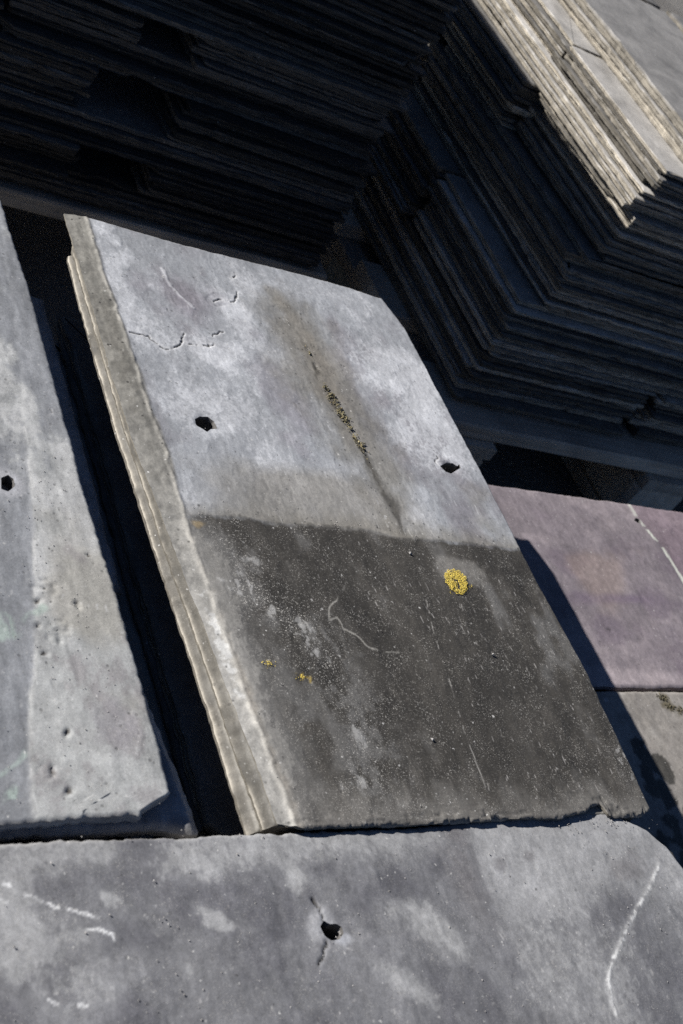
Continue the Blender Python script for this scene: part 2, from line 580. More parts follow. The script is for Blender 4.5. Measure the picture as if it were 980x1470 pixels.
# ------------------------------------------------------------------ plain pile slates (shared meshes)
def pile_slate_mesh(w, l, th, seed, face, edge):
    """slate w (x) by l (y): ragged outline, chipped upper arris, laminated edge"""
    rng = np.random.RandomState(seed)
    step = 0.005
    cut = [rng.choice([0.0012, 0.004, 0.012, 0.025], p=[.62, .25, .09, .04]) for _ in range(4)]
    cs = [(-w / 2, -l / 2), (w / 2, -l / 2), (w / 2, l / 2), (-w / 2, l / 2)]
    pts = []
    for i in range(4):
        a = np.array(cs[i]); b = np.array(cs[(i + 1) % 4])
        d = (b - a) / np.linalg.norm(b - a); L = np.linalg.norm(b - a)
        n = max(2, int((L - cut[i] - cut[(i + 1) % 4]) / step))
        for k in range(n + 1):
            pts.append(a + d * (cut[i] + (L - cut[i] - cut[(i + 1) % 4]) * k / n))
    P = np.array(pts); n = len(P)
    tan = np.roll(P, -1, 0) - np.roll(P, 1, 0); tan /= np.linalg.norm(tan, axis=1)[:, None]
    out = np.stack([tan[:, 1], -tan[:, 0]], -1)
    s = np.arange(n) * step
    rag = 0.0008 * fbm(s * 14, s * 0 + seed, seed, 3) + 0.0009 * fbm(s * 110, s * 0 + seed * 2.1, seed + 3, 3)
    chip = np.clip(fbm(s * 20, s * 0 + 5, seed + 4, 3) - 0.75, 0, 1) * 0.010                 # a few broken-out bites
    rag = rag - chip
    rings = []
    bw = np.clip(0.0028 * (1 + 0.9 * fbm(s * 40, s * 0, seed + 5, 3)), 0.0005, 0.010)
    bd = th * 0.32 * np.clip(0.5 + 0.7 * fbm(s * 40, s * 0, seed + 6, 3), 0.03, 1)
    rings.append((rag - bw, 0 * s))
    lam = [0.0007 * fbm(s * 150, s * 0 + 4 * k, seed + 7 + k, 3) + rng.uniform(-0.0012, 0.0006) for k in range(6)]
    g1, g2 = rng.uniform(0.34, 0.48), rng.uniform(0.62, 0.78)                   # two splits along the cleavage
    z1_ = np.maximum(bd, th * (g1 - .05)); dep = np.clip(0.0012 + 0.0010 * fbm(s * 30, s * 0 + 3, seed + 15, 3), 0, .003)
    rings.append((rag + lam[0] * 0.3, -bd))
    rings.append((rag + lam[0], -z1_))
    rings.append((rag + lam[0] - dep, -z1_ - th * 0.03))
    rings.append((rag + lam[1] - dep * .6, -z1_ - th * 0.09))
    rings.append((rag + lam[1], -z1_ - th * 0.11))
    rings.append((rag + lam[1], 0 * s - th * g2))
    rings.append((rag + lam[2] - np.roll(dep, 37), 0 * s - th * (g2 + .03)))
    rings.append((rag + lam[2], 0 * s - th * (g2 + .09)))
    rings.append((rag - 0.0016 + lam[3], 0 * s - th))
    NR = len(rings)
    V = []; C = []; A = []
    for k, (off, zz) in enumerate(rings):
        q = P + out * off[:, None]
        V.append(np.stack([q[:, 0], q[:, 1], zz], -1))
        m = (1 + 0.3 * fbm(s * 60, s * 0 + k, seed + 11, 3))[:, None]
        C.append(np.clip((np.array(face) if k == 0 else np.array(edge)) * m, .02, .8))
        A.append(np.tile((0.2, 0.8, 0.3), (n, 1)))
    Q = []
    for k in range(NR - 1):
        i0 = k * n + np.arange(n); i1 = (k + 1) * n + np.arange(n)
        Q.append(np.stack([i0, i1, np.roll(i1, -1), np.roll(i0, -1)], -1))
    # cap vertices (own ring so the face colour is that of the slate's surface)
    V.append(V[0].copy()); C.append(np.tile(face, (n, 1))); A.append(np.tile((0.3, 0.62, 0.5), (n, 1)))
    me = bpy.data.meshes.new('pile_slate')
    Va = np.concatenate(V)
    faces = [tuple(int(x) for x in f) for f in np.concatenate(Q)]
    faces.append(tuple(NR * n + i for i in range(n)))
    faces.append(tuple((NR - 1) * n + i for i in range(n))[::-1])
    me.from_pydata([tuple(v) for v in Va], [], faces)
    me.update()
    set_colors(me, np.concatenate(C), np.concatenate(A))
    me.materials.append(MAT_STACK)
    return me

_cache = {}
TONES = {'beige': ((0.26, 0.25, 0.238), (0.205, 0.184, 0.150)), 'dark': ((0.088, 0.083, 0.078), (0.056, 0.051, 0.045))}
def variants(w, l, tone, n=6):
    key = (round(w, 3), round(l, 3), tone)
    if key not in _cache:
        _cache[key] = [pile_slate_mesh(w, l, 0.0085, 1000 + 37 * len(_cache) + i, *TONES[tone]) for i in range(n)]
    return _cache[key]

rnd = random.Random(11)
def lay(w, l, x, y, ztop, th, label, group, rz=0.0, tone='beige'):
    """one slate centred at x,y with its top at ztop"""
    me = rnd.choice(variants(w, l, tone))
    o = bpy.data.objects.new('roof_slate', me)
    o.location = (x, y, ztop)
    flip = rnd.random() < 0.5
    o.rotation_euler = (0, 0, rz + (math.pi if flip else 0))
    o.scale = (1, 1, th / 0.0085)
    col.objects.link(o)
    tag(o, label, 'slate', group)
    return o

# ------------------------------------------------------------------ the two big stacks
NTH = ('lowest', 'second', 'third', 'fourth', 'fifth', 'sixth', 'seventh', 'eighth', 'ninth', 'tenth', 'eleventh', 'twelfth', 'thirteenth', 'fourteenth')
def ordinal(label, place, n):
    return label.replace('NTH', 'top' if place == n and n > 1 else NTH[place - 1] + ('' if place == 1 else ' lowest'))
def column(x0, w, y0, l, z0, z1, label, group, jx=0.0036, jy=0.0045, thin=0.0068, tone='beige'):
    n = max(1, round((z1 - z0) / thin))
    place = 0
    hs = [rnd.uniform(0.6, 1.4) for _ in range(n)]
    k = (z1 - z0) / sum(hs)
    z = z0
    for h in hs:
        z += h * k
        place += 1
        ox = rnd.gauss(0, jx); oy = rnd.gauss(0, jy)
        if rnd.random() < 0.10: ox += rnd.choice((-1, 1)) * rnd.uniform(.005, .011)
        if rnd.random() < 0.10: oy += rnd.choice((-1, 1)) * rnd.uniform(.006, .014)
        lay(w, l, x0 + w / 2 + ox, y0 + l / 2 + oy, z, h * k - rnd.uniform(.0004, .0016), ordinal(label, place, n), group, rnd.gauss(0, 0.010), tone)

# right-hand stack: tiers from the pallet up
GR = 'slates of the half sunlit stack'
WORD = ('lowest', 'second', 'third', 'fourth', 'fifth', 'sixth', 'seventh', 'top')
right_tiers = [
    (-0.250, -0.173, 1.018, 0.305, 0.457, 0.025),
    (-0.173, -0.092, 1.014, 0.457, 0.254, 0.060),
    (-0.092, -0.052, 1.046, 0.305, 0.457, 0.012),
    (-0.052, -0.008, 1.036, 0.254, 0.457, 0.070),
    (-0.008, 0.057, 1.066, 0.457, 0.254, 0.015),
    (0.057, 0.089, 1.050, 0.305, 0.457, 0.015),
    (0.089, 0.120, 1.058, 0.457, 0.254, 0.015),
]
for i, (z0, z1, x0, w, l, gap) in enumerate(right_tiers):
    lab = 'NTH slate in %s tier of half sunlit stack' % WORD[i]
    column(x0, w, 0.978, l, z0, z1, lab + ', at its corner', GR, jx=0.0036)
    column(x0 + w + gap, 0.305, 0.978, 0.457, z0, z1, lab + ', along its front', GR)
    xb = 1.036 if i == 4 else x0 + rnd.uniform(-0.008, 0.008)
    column(xb, 0.457 if l > 0.3 else 0.305, 0.978 + l + (0.014 if i < 4 else 0.002), 0.457, z0, z1, lab + ', further back', GR, jx=0.0036)
top_lab = 'NTH slate in top tier of half sunlit stack'
column(1.108, 0.241, 0.985, 0.457, 0.120, 0.150, top_lab + ', its upper face in sun', GR, jx=0.002, thin=0.010)
column(1.357, 0.305, 0.985, 0.457, 0.120, 0.152, top_lab + ' behind a dark joint', GR, jx=0.002, thin=0.010)
column(1.110, 0.241, 1.455, 0.457, 0.120, 0.148, top_lab + ' at the far end', GR, jx=0.002, thin=0.010)

# left-hand stack
GL = 'slates of the fully shaded stack'
left_tiers = [   # z0, z1, right edge, width of right pile, depth, right end of left pile
    (-0.250, -0.215, 0.888, 0.457, 0.254, 0.42),
    (-0.215, -0.168, 0.878, 0.254, 0.457, 0.530),
    (-0.168, -0.137, 0.872, 0.457, 0.254, 0.405),
    (-0.137, -0.088, 0.876, 0.254, 0.457, 0.515),
    (-0.088, -0.052, 0.866, 0.457, 0.254, 0.398),
    (-0.052, -0.012, 0.856, 0.254, 0.457, 0.540),
    (-0.012, 0.040, 0.866, 0.457, 0.254, 0.400),
    (0.040, 0.085, 0.850, 0.305, 0.457, 0.530),
    (0.085, 0.130, 0.856, 0.457, 0.254, 0.390),
    (0.130, 0.172, 0.846, 0.305, 0.457, 0.525),
    (0.172, 0.240, 0.755, 0.305, 0.457, 0.430),  # unseen tier, added and set back to cast shade on the right-hand stack
]
WL = ('lowest', 'second', 'third', 'fourth', 'fifth', 'sixth', 'seventh', 'eighth', 'ninth', 'tenth', 'unseen topmost')
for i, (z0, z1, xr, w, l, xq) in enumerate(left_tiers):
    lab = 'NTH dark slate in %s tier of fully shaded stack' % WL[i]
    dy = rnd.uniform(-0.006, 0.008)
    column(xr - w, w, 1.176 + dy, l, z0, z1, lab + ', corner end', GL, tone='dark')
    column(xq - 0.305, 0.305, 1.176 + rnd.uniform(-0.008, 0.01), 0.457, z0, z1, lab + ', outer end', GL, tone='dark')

# ------------------------------------------------------------------ hidden body of the front piles
_bulk = []
def bulk(x0, w, y0, l, z1, z0, jx=0.004, jy=0.004):
    n = max(1, round((z1 - z0) / 0.0086)); h = (z1 - z0) / n
    for k in range(n):
        _bulk.append((rnd.choice(variants(w, l, 'dark')), x0 + w / 2 + rnd.gauss(0, jx), y0 + l / 2 + rnd.gauss(0, jy), z0 + h * (k + 1), (h - 0.0005) / 0.0085, rnd.gauss(0, .005)))
for x_, za, zb, nm in ((0.366, -0.058, -0.0455, 'flush'), (0.353, -0.073, -0.0585, 'protruding'), (0.344, -0.088, -0.0735, 'deepest')):
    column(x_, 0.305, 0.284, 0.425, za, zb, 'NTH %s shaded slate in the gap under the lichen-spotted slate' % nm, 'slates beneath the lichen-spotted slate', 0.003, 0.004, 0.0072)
column(0.010, 0.305, 0.284, 0.457, -0.100, -0.0515, 'NTH shaded slate seen in the gap beneath the clipped-corner slate', 'slates low beneath the clipped-corner slate', 0.004, 0.004, 0.0086)
bulk(0.361, 0.305, 0.284, 0.425, -0.0882, -0.250, 0.003)
bulk(0.006, 0.305, 0.284, 0.457, -0.1002, -0.250, 0.003)
bulk(0.085, 0.610, -0.030, 0.285, -0.0155, -0.250)
bulk(0.684, 0.508, 0.464, 0.240, -0.1395, -0.250)
bulk(0.690, 0.508, 0.212, 0.244, -0.1405, -0.250)
vs = []; fs = []; cl = []; au = []; off = 0
for me, x, y, z, sz_, rz in _bulk:
    n = len(me.vertices)
    v = np.empty(n * 3, np.float32); me.vertices.foreach_get('co', v); v = v.reshape(-1, 3)
    c, s_ = math.cos(rz), math.sin(rz)
    vs.append(np.stack([v[:, 0] * c - v[:, 1] * s_ + x, v[:, 0] * s_ + v[:, 1] * c + y, v[:, 2] * sz_ + z], -1))
    for p in me.polygons:
        fs.append([i + off for i in p.vertices])
    for nm, lst in (('Col', cl), ('Aux', au)):
        b_ = np.empty(n * 4, np.float32); me.attributes[nm].data.foreach_get('color', b_); lst.append(b_.reshape(-1, 4)[:, :3])
    off += n
me = bpy.data.meshes.new('slate_pile')
me.from_pydata([tuple(p) for p in np.concatenate(vs)], [], fs); me.update()
set_colors(me, np.concatenate(cl), np.concatenate(au))
me.materials.append(MAT_STACK)
o = bpy.data.objects.new('slate_pile', me); col.objects.link(o)
tag(o, 'deep lower courses of dark slates under the sunlit front slates', kind='stuff')

# ------------------------------------------------------------------ survey of marks, metres on each slate's face
SM =dict(
 lap=[(0.3797,0.4797),(0.3993,0.4826),(0.423,0.4849),(0.4518,0.4838),(0.4918,0.4864),(0.528,0.489),(0.5539,0.485),(0.5903,0.4879),(0.6308,0.4886),(0.6814,0.4903)],
 groove=[(0.5401,0.7166),(0.5434,0.677),(0.5449,0.6525),(0.5457,0.6298),(0.549,0.6047),(0.5538,0.5806),(0.5551,0.5584),(0.5583,0.5399),(0.5595,0.52),(0.5607,0.5006),(0.558,0.4843)],
 crackA=[(0.3833,0.6474),(0.3982,0.6489),(0.4049,0.6408),(0.4118,0.6377),(0.4188,0.6432),(0.4266,0.6512)],
 crackB=[(0.4306,0.6494),(0.4397,0.6512),(0.4474,0.6519),(0.4542,0.6553)],
 crackC=[(0.4551,0.6645),(0.4666,0.6731)],
 crackD=[(0.4266,0.6512),(0.4302,0.6603)],
 crackE=[(0.4689,0.7073),(0.4751,0.7117),(0.4814,0.7121),(0.4882,0.7118),(0.4955,0.7272)],
 crackF=[(0.4956,0.7422),(0.5015,0.7509)],
 palecrack=[(0.4315,0.7325),(0.4333,0.7171),(0.4371,0.705),(0.4473,0.6926)],
 hole1=[(0.4148,0.571),(0.4196,0.5746),(0.4252,0.5752),(0.4286,0.572),(0.4294,0.5656),(0.4248,0.5646),(0.4204,0.5605),(0.417,0.5636),(0.4142,0.565)],
 hole2=[(0.6302,0.5674),(0.6383,0.5725),(0.6441,0.5729),(0.6473,0.5705),(0.6501,0.5732),(0.6497,0.5695),(0.6438,0.5662),(0.6376,0.5622),(0.633,0.5628)],
 hole2b=[(0.6247,0.5693),(0.6282,0.5677),(0.6291,0.565),(0.6256,0.5665)],
 holecrack=[(0.6247,0.5693),(0.6312,0.577)],
 vein=[(0.4864,0.4354),(0.4803,0.4297),(0.4675,0.4175),(0.4626,0.4074),(0.4714,0.4108),(0.4731,0.4013),(0.4806,0.397),(0.485,0.3904),(0.4947,0.3873),(0.5108,0.3856)],
 leftmargin=[(0.3796,0.4791),(0.386,0.4534),(0.3903,0.422),(0.3908,0.3818),(0.3896,0.3484),(0.3921,0.3213),(0.3923,0.2952),(0.3911,0.2723)],
 leftcrust=[(0.3772,0.7021),(0.38,0.6443),(0.3798,0.5898),(0.3816,0.5272),(0.3806,0.4776),(0.3819,0.4475),(0.3826,0.4009),(0.3839,0.3669),(0.383,0.3211),(0.3822,0.2787)],
 bevel_in=[(0.3769,0.7719),(0.3799,0.7146),(0.3772,0.6506),(0.375,0.6018),(0.3755,0.5381),(0.3783,0.4744)],
 scr1=[(0.5565,0.4502),(0.5531,0.4321),(0.5471,0.4057),(0.5437,0.3805)],
 scr2=[(0.5434,0.3724),(0.5403,0.3538),(0.5359,0.3256),(0.5354,0.3107),(0.5342,0.2891)],
 scr3=[(0.5371,0.2915),(0.5344,0.2797)],
 lichen=[(0.5888,0.4506),(0.5797,0.4558),(0.5956,0.4421),(0.599,0.461),(0.5795,0.4405)],
 lich2=[(0.4067,0.372),(0.4265,0.3632)],
 smearA=[(0.3996,0.4335),(0.4148,0.4191),(0.4429,0.398),(0.4484,0.3778)],
 smearB=[(0.4544,0.3338),(0.4545,0.3128)],
 smearC=[(0.4276,0.2905),(0.4438,0.2947),(0.44,0.3037)],
 smearD=[(0.4039,0.4557),(0.4256,0.4445)],
 smearE=[(0.6905,0.3533),(0.6828,0.3249),(0.6686,0.2979)],
 smearF=[(0.6839,0.3943),(0.6831,0.3676)],
 notch=[(0.5918,0.268),(0.6032,0.2696),(0.6157,0.2717),(0.6295,0.2753),(0.6331,0.2688),(0.6383,0.2667)],
 rightedge=[(0.6591,0.7723),(0.6684,0.7363),(0.6705,0.6438),(0.6741,0.5599),(0.6733,0.4627),(0.6781,0.3732),(0.6759,0.3359),(0.6681,0.2694)],
 topedge=[(0.358,0.7717),(0.3773,0.7737),(0.4457,0.7708),(0.5095,0.7727),(0.5859,0.7754),(0.6591,0.7723)],
 palepatches=[(0.4524,0.6652),(0.4859,0.7063),(0.6454,0.654),(0.614,0.6154),(0.6421,0.5836),(0.6366,0.7012),(0.4239,0.7101),(0.4481,0.5925),(0.3951,0.7082),(0.6357,0.7712)],
 brownpatches=[(0.5141,0.6674),(0.5407,0.7069),(0.5199,0.5137),(0.5403,0.5041),(0.4302,0.4996),(0.6542,0.535),(0.5109,0.6214)],
 peb=[(0.5072,0.3217),(0.5561,0.4716),(0.5912,0.3888)],
)
SL =dict(
 redge=[(0.3096,0.7625),(0.3118,0.7093),(0.3144,0.6596),(0.315,0.593),(0.3159,0.5321),(0.3158,0.4924),(0.3184,0.4399),(0.3192,0.3911),(0.3204,0.3416),(0.3201,0.286)],
 corner=[(0.3201,0.286),(0.3099,0.2811),(0.3003,0.276)],
 front=[(0.2295,0.2734),(0.2635,0.2742),(0.3003,0.276)],
 hole=[(0.265,0.4902),(0.2696,0.4932),(0.2725,0.4904),(0.2724,0.4851),(0.2674,0.4801),(0.2636,0.4816)],
 tone=[(0.2792,0.4653),(0.2745,0.4346),(0.2686,0.3963),(0.2613,0.3606),(0.2531,0.3274),(0.2483,0.3003),(0.2454,0.2729)],
 green=[(0.2468,0.3791),(0.2577,0.3887),(0.273,0.399)],
 green2=[(0.2336,0.2985),(0.2496,0.3117)],
 green3=[(0.2381,0.2893)],
 green4=[(0.2512,0.3882)],
 pits=[(0.2689,0.3873),(0.2675,0.3695),(0.2707,0.4034),(0.2715,0.3225),(0.2659,0.2896),(0.2598,0.3002),(0.2937,0.4031),(0.3074,0.4386)],
)
SF =dict(
 back=[(0.2335,0.2712),(0.3666,0.2697),(0.5356,0.2703),(0.6493,0.2767)],
 corner=[(0.6519,0.2757),(0.6726,0.2659),(0.685,0.2538),(0.691,0.2375)],
 hole=[(0.3939,0.2179),(0.3973,0.221),(0.4004,0.2189),(0.4044,0.2189),(0.4076,0.2168),(0.407,0.2131),(0.4033,0.2104),(0.398,0.2101),(0.3947,0.213)],
 halo=[(0.3954,0.2159)],
 crack1=[(0.3966,0.2214),(0.3965,0.2271),(0.3947,0.233)],
 crack2=[(0.3939,0.2097),(0.3907,0.2034),(0.3859,0.1984)],
 chalk=[(0.6697,0.2386),(0.6518,0.2252),(0.6323,0.2125),(0.6142,0.2004),(0.598,0.1886),(0.5837,0.1773),(0.5766,0.1698),(0.5726,0.1581),(0.5721,0.151)],
 scr1=[(0.2419,0.2462),(0.2484,0.2418),(0.2561,0.2382),(0.2641,0.2356),(0.2753,0.2317)],
 scr2=[(0.2664,0.227),(0.274,0.2257),(0.2798,0.2236),(0.2796,0.2196)],
 scr3=[(0.2305,0.2524),(0.2346,0.2497)],
 scr4=[(0.2291,0.2441),(0.2327,0.2425)],
 scr5=[(0.2423,0.1961),(0.2473,0.1937)],
 scr6=[(0.2522,0.1941),(0.2599,0.1917)],
 bounds=[(0.5181,0.2663),(0.5152,0.2464),(0.5146,0.2292),(0.5165,0.2123),(0.5159,0.1959),(0.5132,0.1763)],
 pale=[(0.4593,0.2076),(0.4316,0.1739),(0.426,0.1872),(0.3836,0.2433),(0.3461,0.2569),(0.228,0.2376),(0.2777,0.2374),(0.2661,0.2626),(0.4493,0.1774),(0.3264,0.2655),(0.2334,0.2505)],
 palel=[(0.5693,0.2529),(0.585,0.2337),(0.5893,0.2111)],
 dark=[(0.4748,0.2549),(0.4971,0.2474),(0.5344,0.2464),(0.5583,0.2488),(0.6437,0.2375)],
)
SL1 =dict(
 edge=[(0.3233,0.443),(0.3274,0.4133),(0.3257,0.3705),(0.3307,0.3351),(0.3353,0.3055),(0.338,0.2714)],
 c=[(0.3272,0.2698),(0.3196,0.2739)],
)
SP =dict(
 stripe=[(1.0568,0.7058),(1.0578,0.6851),(1.0625,0.6721),(1.0661,0.6609),(1.0715,0.6491),(1.0729,0.635),(1.0747,0.609)],
 hole=[(1.0551,0.6828)],
 dark=[(0.9754,0.5704),(0.911,0.5316),(0.9669,0.6044)],
 brown=[(0.9609,0.595),(0.9681,0.6224)],
 pit=[(0.9124,0.5293)],
)
SK =dict(
 moss=[(0.9376,0.454),(0.9425,0.4444),(0.9538,0.4424)],
 dark=[(0.8813,0.3791),(0.8785,0.3555),(0.8691,0.3296),(0.8704,0.3962),(0.8656,0.3758)],
)

SM['leftmargin'] = [(0.38, 0.4796), (0.3879, 0.4678), (0.3959, 0.4496), (0.3927, 0.4226), (0.3895, 0.3934), (0.393, 0.3596), (0.3948, 0.3216), (0.393, 0.2758), (0.3924, 0.2664)]
SM['leftcrust'] = [(0.3775, 0.7028), (0.3803, 0.645), (0.3802, 0.5903), (0.382, 0.5277), (0.381, 0.478), (0.3823, 0.448), (0.3827, 0.4003), (0.3854, 0.3621), (0.3871, 0.3149), (0.3899, 0.2759), (0.3893, 0.2665)]

def streaks(X, Y, boxes, n, seed, lmin=0.002, lmax=0.012, wmin=0.00025, wmax=0.0007, lean=0.0, lean_j=0.06):
    """short scratches running along the slate; returns a 0..1 mask"""
    rng = random.Random(seed)
    M = np.zeros_like(X)
    for _ in range(n):
        bx0, bx1, by0, by1 = rng.choice(boxes)
        x = rng.uniform(bx0, bx1); y = rng.uniform(by0, by1)
        L = rng.uniform(lmin, lmax) * rng.uniform(.4, 1); a = lean + rng.gauss(0, lean_j)
        w = rng.uniform(wmin, wmax)
        x2, y2 = x + L * math.sin(a), y + L * math.cos(a)
        r0 = np.searchsorted(Y[:, 0], min(y, y2) - 0.004); r1 = np.searchsorted(Y[:, 0], max(y, y2) + 0.004)
        c0 = np.searchsorted(X[X.shape[0] // 2], min(x, x2) - 0.006); c1 = np.searchsorted(X[X.shape[0] // 2], max(x, x2) + 0.006)
        s = (slice(max(r0, 0), r1), slice(max(c0, 0), c1))
        if X[s].size == 0: continue
        d = seg_dist(X[s], Y[s], [(x, y), (x2, y2)])
        M[s] = np.maximum(M[s], np.clip(1.25 - d / w, 0, 1) * rng.uniform(.4, 1))
    return M

def grainy(X, Y, m, seed, amt=0.6, fr=520):
    """break a soft mask up into crusty grains"""
    n = 0.42 * fbm(X * fr, Y * fr * .8, seed, 3) + 0.25 * fbm(X * fr * .3, Y * fr * .22, seed + 4, 3)
    return np.clip((1 - amt) * m + amt * sstep(.38, .62, m + n * sstep(0, .25, m) * sstep(1.1, .7, m)), 0, 1)

def aux(X, sp, ro, pit):
    z = np.zeros_like(X)
    return np.stack([np.clip(z + sp, 0, 1), np.clip(z + ro, .2, 1), np.clip(z + pit, 0, 1)], -1)

# ------------------------------------------------------------------ lichen-spotted slate, top of its pile
MAIN_B = pl([(0.36, .271), (.376, .2672), (.45, .2665), (.53, .2680), (.588, .2672), (.592, .2690), (.606, .2700), (.6157, .2718), (.6200, .2748), (.6295, .2757), (.634, .2690), (.640, .2668), (.658, .2664), (.668, .2672), (.678, .271)])
def main_height(X, Y):
    ds = wob_dist(X, Y, SM['groove'], 0.0015, 160, 61)
    lap = pl(SM['lap'])(X)
    mid = sstep(0.47, 0.50, Y) * sstep(0.715, 0.66, Y)
    up_ = sstep(0.56, 0.59, Y)
    H = -0.0006 * np.exp(-(ds / 0.0016) ** 2) * mid * up_ * sstep(-.4, .2, fbm(X * 40, Y * 110, 62, 3)) - 0.0004 * np.exp(-(ds / 0.010) ** 2) * mid
    for k in ('crackA', 'crackB', 'crackC', 'crackD', 'crackE', 'crackF', 'holecrack'):
        d = wob_dist(X, Y, SM[k], 0.0011, 330, 71)
        brk = sstep(-0.8, -0.3, fbm(X * 240, Y * 240, 75, 2))
        H = H - 0.0008 * sstep(0.0008, 0.0002, d) * brk
    d = wob_dist(X, Y, SM['palecrack'], 0.001, 300, 72)
    H = H + 0.0005 * sstep(0.0025, 0.0005, d)
    # thin flake missing between the cracks
    H = H + 0.00045 * sstep(0.0, 0.002, wob_dist(X, Y, SM['crackE'], .001, 200, 73) - 0.006) * blob(X, Y, (0.455, 0.69), 0.05, 0.04, 0, 74, .5)
    for i, c in enumerate(((0.4222, 0.5682), (0.641, 0.568))):
        H = H - 0.0010 * blob(X, Y, c, .0105, .0075, .2, 690 + i, .45)
    H = H - 0.00025 * sstep(-0.001, 0.001, lap - Y)
    # crust line at the inner side of the dressed left edge
    cr = pl([(y, x) for x, y in SM['leftcrust']])(Y)
    H = H + 0.0006 * np.exp(-((X - cr + 0.001 * fbm(Y * 120, Y * 0, 77, 3)) / 0.0016) ** 2)
    # flaking at the lower end
    bd_ = Y - MAIN_B(X)
    cw = 0.0016 + 0.0050 * sstep(-.1, .7, fbm(X * 55, X * 0, 78, 3)) + .0012 * fbm(X * 260, Y * 260, 79, 3)
    H = H - 0.0022 * np.clip(1 - bd_ / np.maximum(cw, .0004), 0, 1) ** .6 * sstep(.05, .35, fbm(X * 75, Y * 20, 80, 4))
    H = H - 0.0005 * sstep(.012, .0, bd_) * sstep(.1, .3, fbm(X * 70, Y * 240, 81, 4))
    return H

def main_colour(X, Y, dl, dr, db, dt, E, H):
    lap = pl(SM['lap'])(X)
    n1 = fbm(X * 16, Y * 10, 1, 5); n2 = fbm(X * 60, Y * 38, 2, 5); n3 = fbm(X * 250, Y * 160, 3, 4)
    C = np.zeros(X.shape + (3,)) + np.array((0.316, 0.326, 0.344))
    C = mixc(C, (0.235, 0.228, 0.245), sstep(-0.1, -0.9, n1 + .4 * n2))
    pale = sstep(0.05, 0.9, n1 + 0.45 * n2) * 0.7
    for i, (c, rx, ry, a) in enumerate([((0.452, 0.650), .034, .022, .9), ((0.488, 0.690), .022, .032, .9), ((0.648, 0.655), .036, .075, 1), ((0.615, 0.690), .045, .05, .8),
                              ((0.625, 0.60), .03, .05, .7), ((0.648, 0.585), .022, .022, .9), ((0.43, 0.595), .04, .04, .7), ((0.40, 0.735), .03, .035, .55), ((0.41, 0.655), .03, .03, .5), ((0.60, 0.755), .06, .02, .6)]):
        pale = np.maximum(pale, a * blob(X, Y, c, rx, ry, 0, 100 + i, .6))
    C = mixc(C, (0.52, 0.528, 0.55), grainy(X, Y, np.clip(pale, 0, 1), 801, .45) * .95)
    C = mixc(C, (0.255, 0.24, 0.265), blob(X, Y, (0.447, 0.70), .036, .03, 0, 120, .5) * .8)
    C = mixc(C, (0.235, 0.228, 0.25), blob(X, Y, (0.50, 0.61), .022, .07, 0, 121, .5) * .75)
    # rusty brown seep beside the groove
    ds = wob_dist(X, Y, SM['groove'], 0.003, 60, 60)
    side = sstep(0.044, 0.006, ds + 0.012 * n2 + .008 * n1)
    C = mixc(C, (0.195, 0.186, 0.168), side * 0.85)
    C = mixc(C, (0.215, 0.192, 0.158), sstep(0.018, 0.004, ds + .006 * n2) * .55 * sstep(0.55, 0.62, Y + 0.02 * n1))
    C = mixc(C, (0.22, 0.209, 0.19), blob(X, Y, (0.525, 0.665), .03, .06, 0.0, 122, .6) * .7)
    C = mixc(C, (0.245, 0.232, 0.21), blob(X, Y, (0.50, 0.515), .075, .035, 0.0, 123, .6) * .8)
    core = sstep(0.0042, 0.0008, ds + 0.0015 * n3) * sstep(0.49, 0.51, Y) * sstep(0.70, 0.66, Y + .012 * n2)
    C = mixc(C, (0.075, 0.068, 0.056), core * 0.8 * sstep(-.6, .2, n2 + .25))
    low = sstep(0.0085, 0.002, ds + .003 * n2) * sstep(0.55, 0.52, Y)
    C = mixc(C, (0.085, 0.08, 0.072), low * .85)
    # dirt belt above the lap line
    belt = sstep(0.022, 0.0, Y - lap + 0.006 * n2) * sstep(-0.002, 0.002, Y - lap)
    C = mixc(C, (0.21, 0.196, 0.17), belt * .75)
    C = mixc(C, (0.235, 0.225, 0.205), blob(X, Y, (0.65, 0.535), .03, .03, 0, 124, .6) * .7)
    # cracks
    for k in ('crackA', 'crackB', 'crackC', 'crackD', 'crackE', 'crackF', 'holecrack'):
        d = wob_dist(X, Y, SM[k], 0.0011, 330, 71)
        brk = sstep(-0.8, -0.3, fbm(X * 240, Y * 240, 75, 2))
        C = mixc(C, (0.56, 0.56, 0.57), sstep(0.0035, 0.0012, d) * .45)
        C = mixc(C, (0.07, 0.068, 0.066), sstep(0.0008, 0.0003, d) * brk * .9)
    C = mixc(C, (0.56, 0.56, 0.58), sstep(0.0022, 0.0006, wob_dist(X, Y, SM['palecrack'], .001, 300, 72)) * .6)
    # exposed, weathered lower half
    edge = lap - Y + 0.0016 * fbm(X * 170, Y * 170, 5, 4)
    dark = sstep(-0.0022, 0.0022, edge)
    D = np.zeros(X.shape + (3,)) + np.array((0.046, 0.042, 0.0365))
    D = D * (1 + 0.35 * n2 + 0.15 * n1)[..., None]
    D = mixc(D, (0.13, 0.127, 0.123), sstep(0.25, 1.0, n1 * .6 + n2 * .7) * .7)
    marg = pl([(y, x) for x, y in SM['leftmargin']])(Y)
    mm = sstep(0.007, -0.003, X - marg - 0.001 + 0.006 * n2 + .004 * n3)
    D = mixc(D, (0.36, 0.345, 0.315), grainy(X, Y, mm, 805, .7) * .95)
    D = mixc(D, (0.15, 0.146, 0.14), sstep(0.028, 0.004, X - marg + 0.008 * n2) * .7)
    cl = sstep(0.045, 0.005, seg_dist(X, Y, [(0.405, 0.45), (0.44, 0.40), (0.455, 0.33), (0.45, 0.29)]) + 0.018 * n1 + .012 * n2)
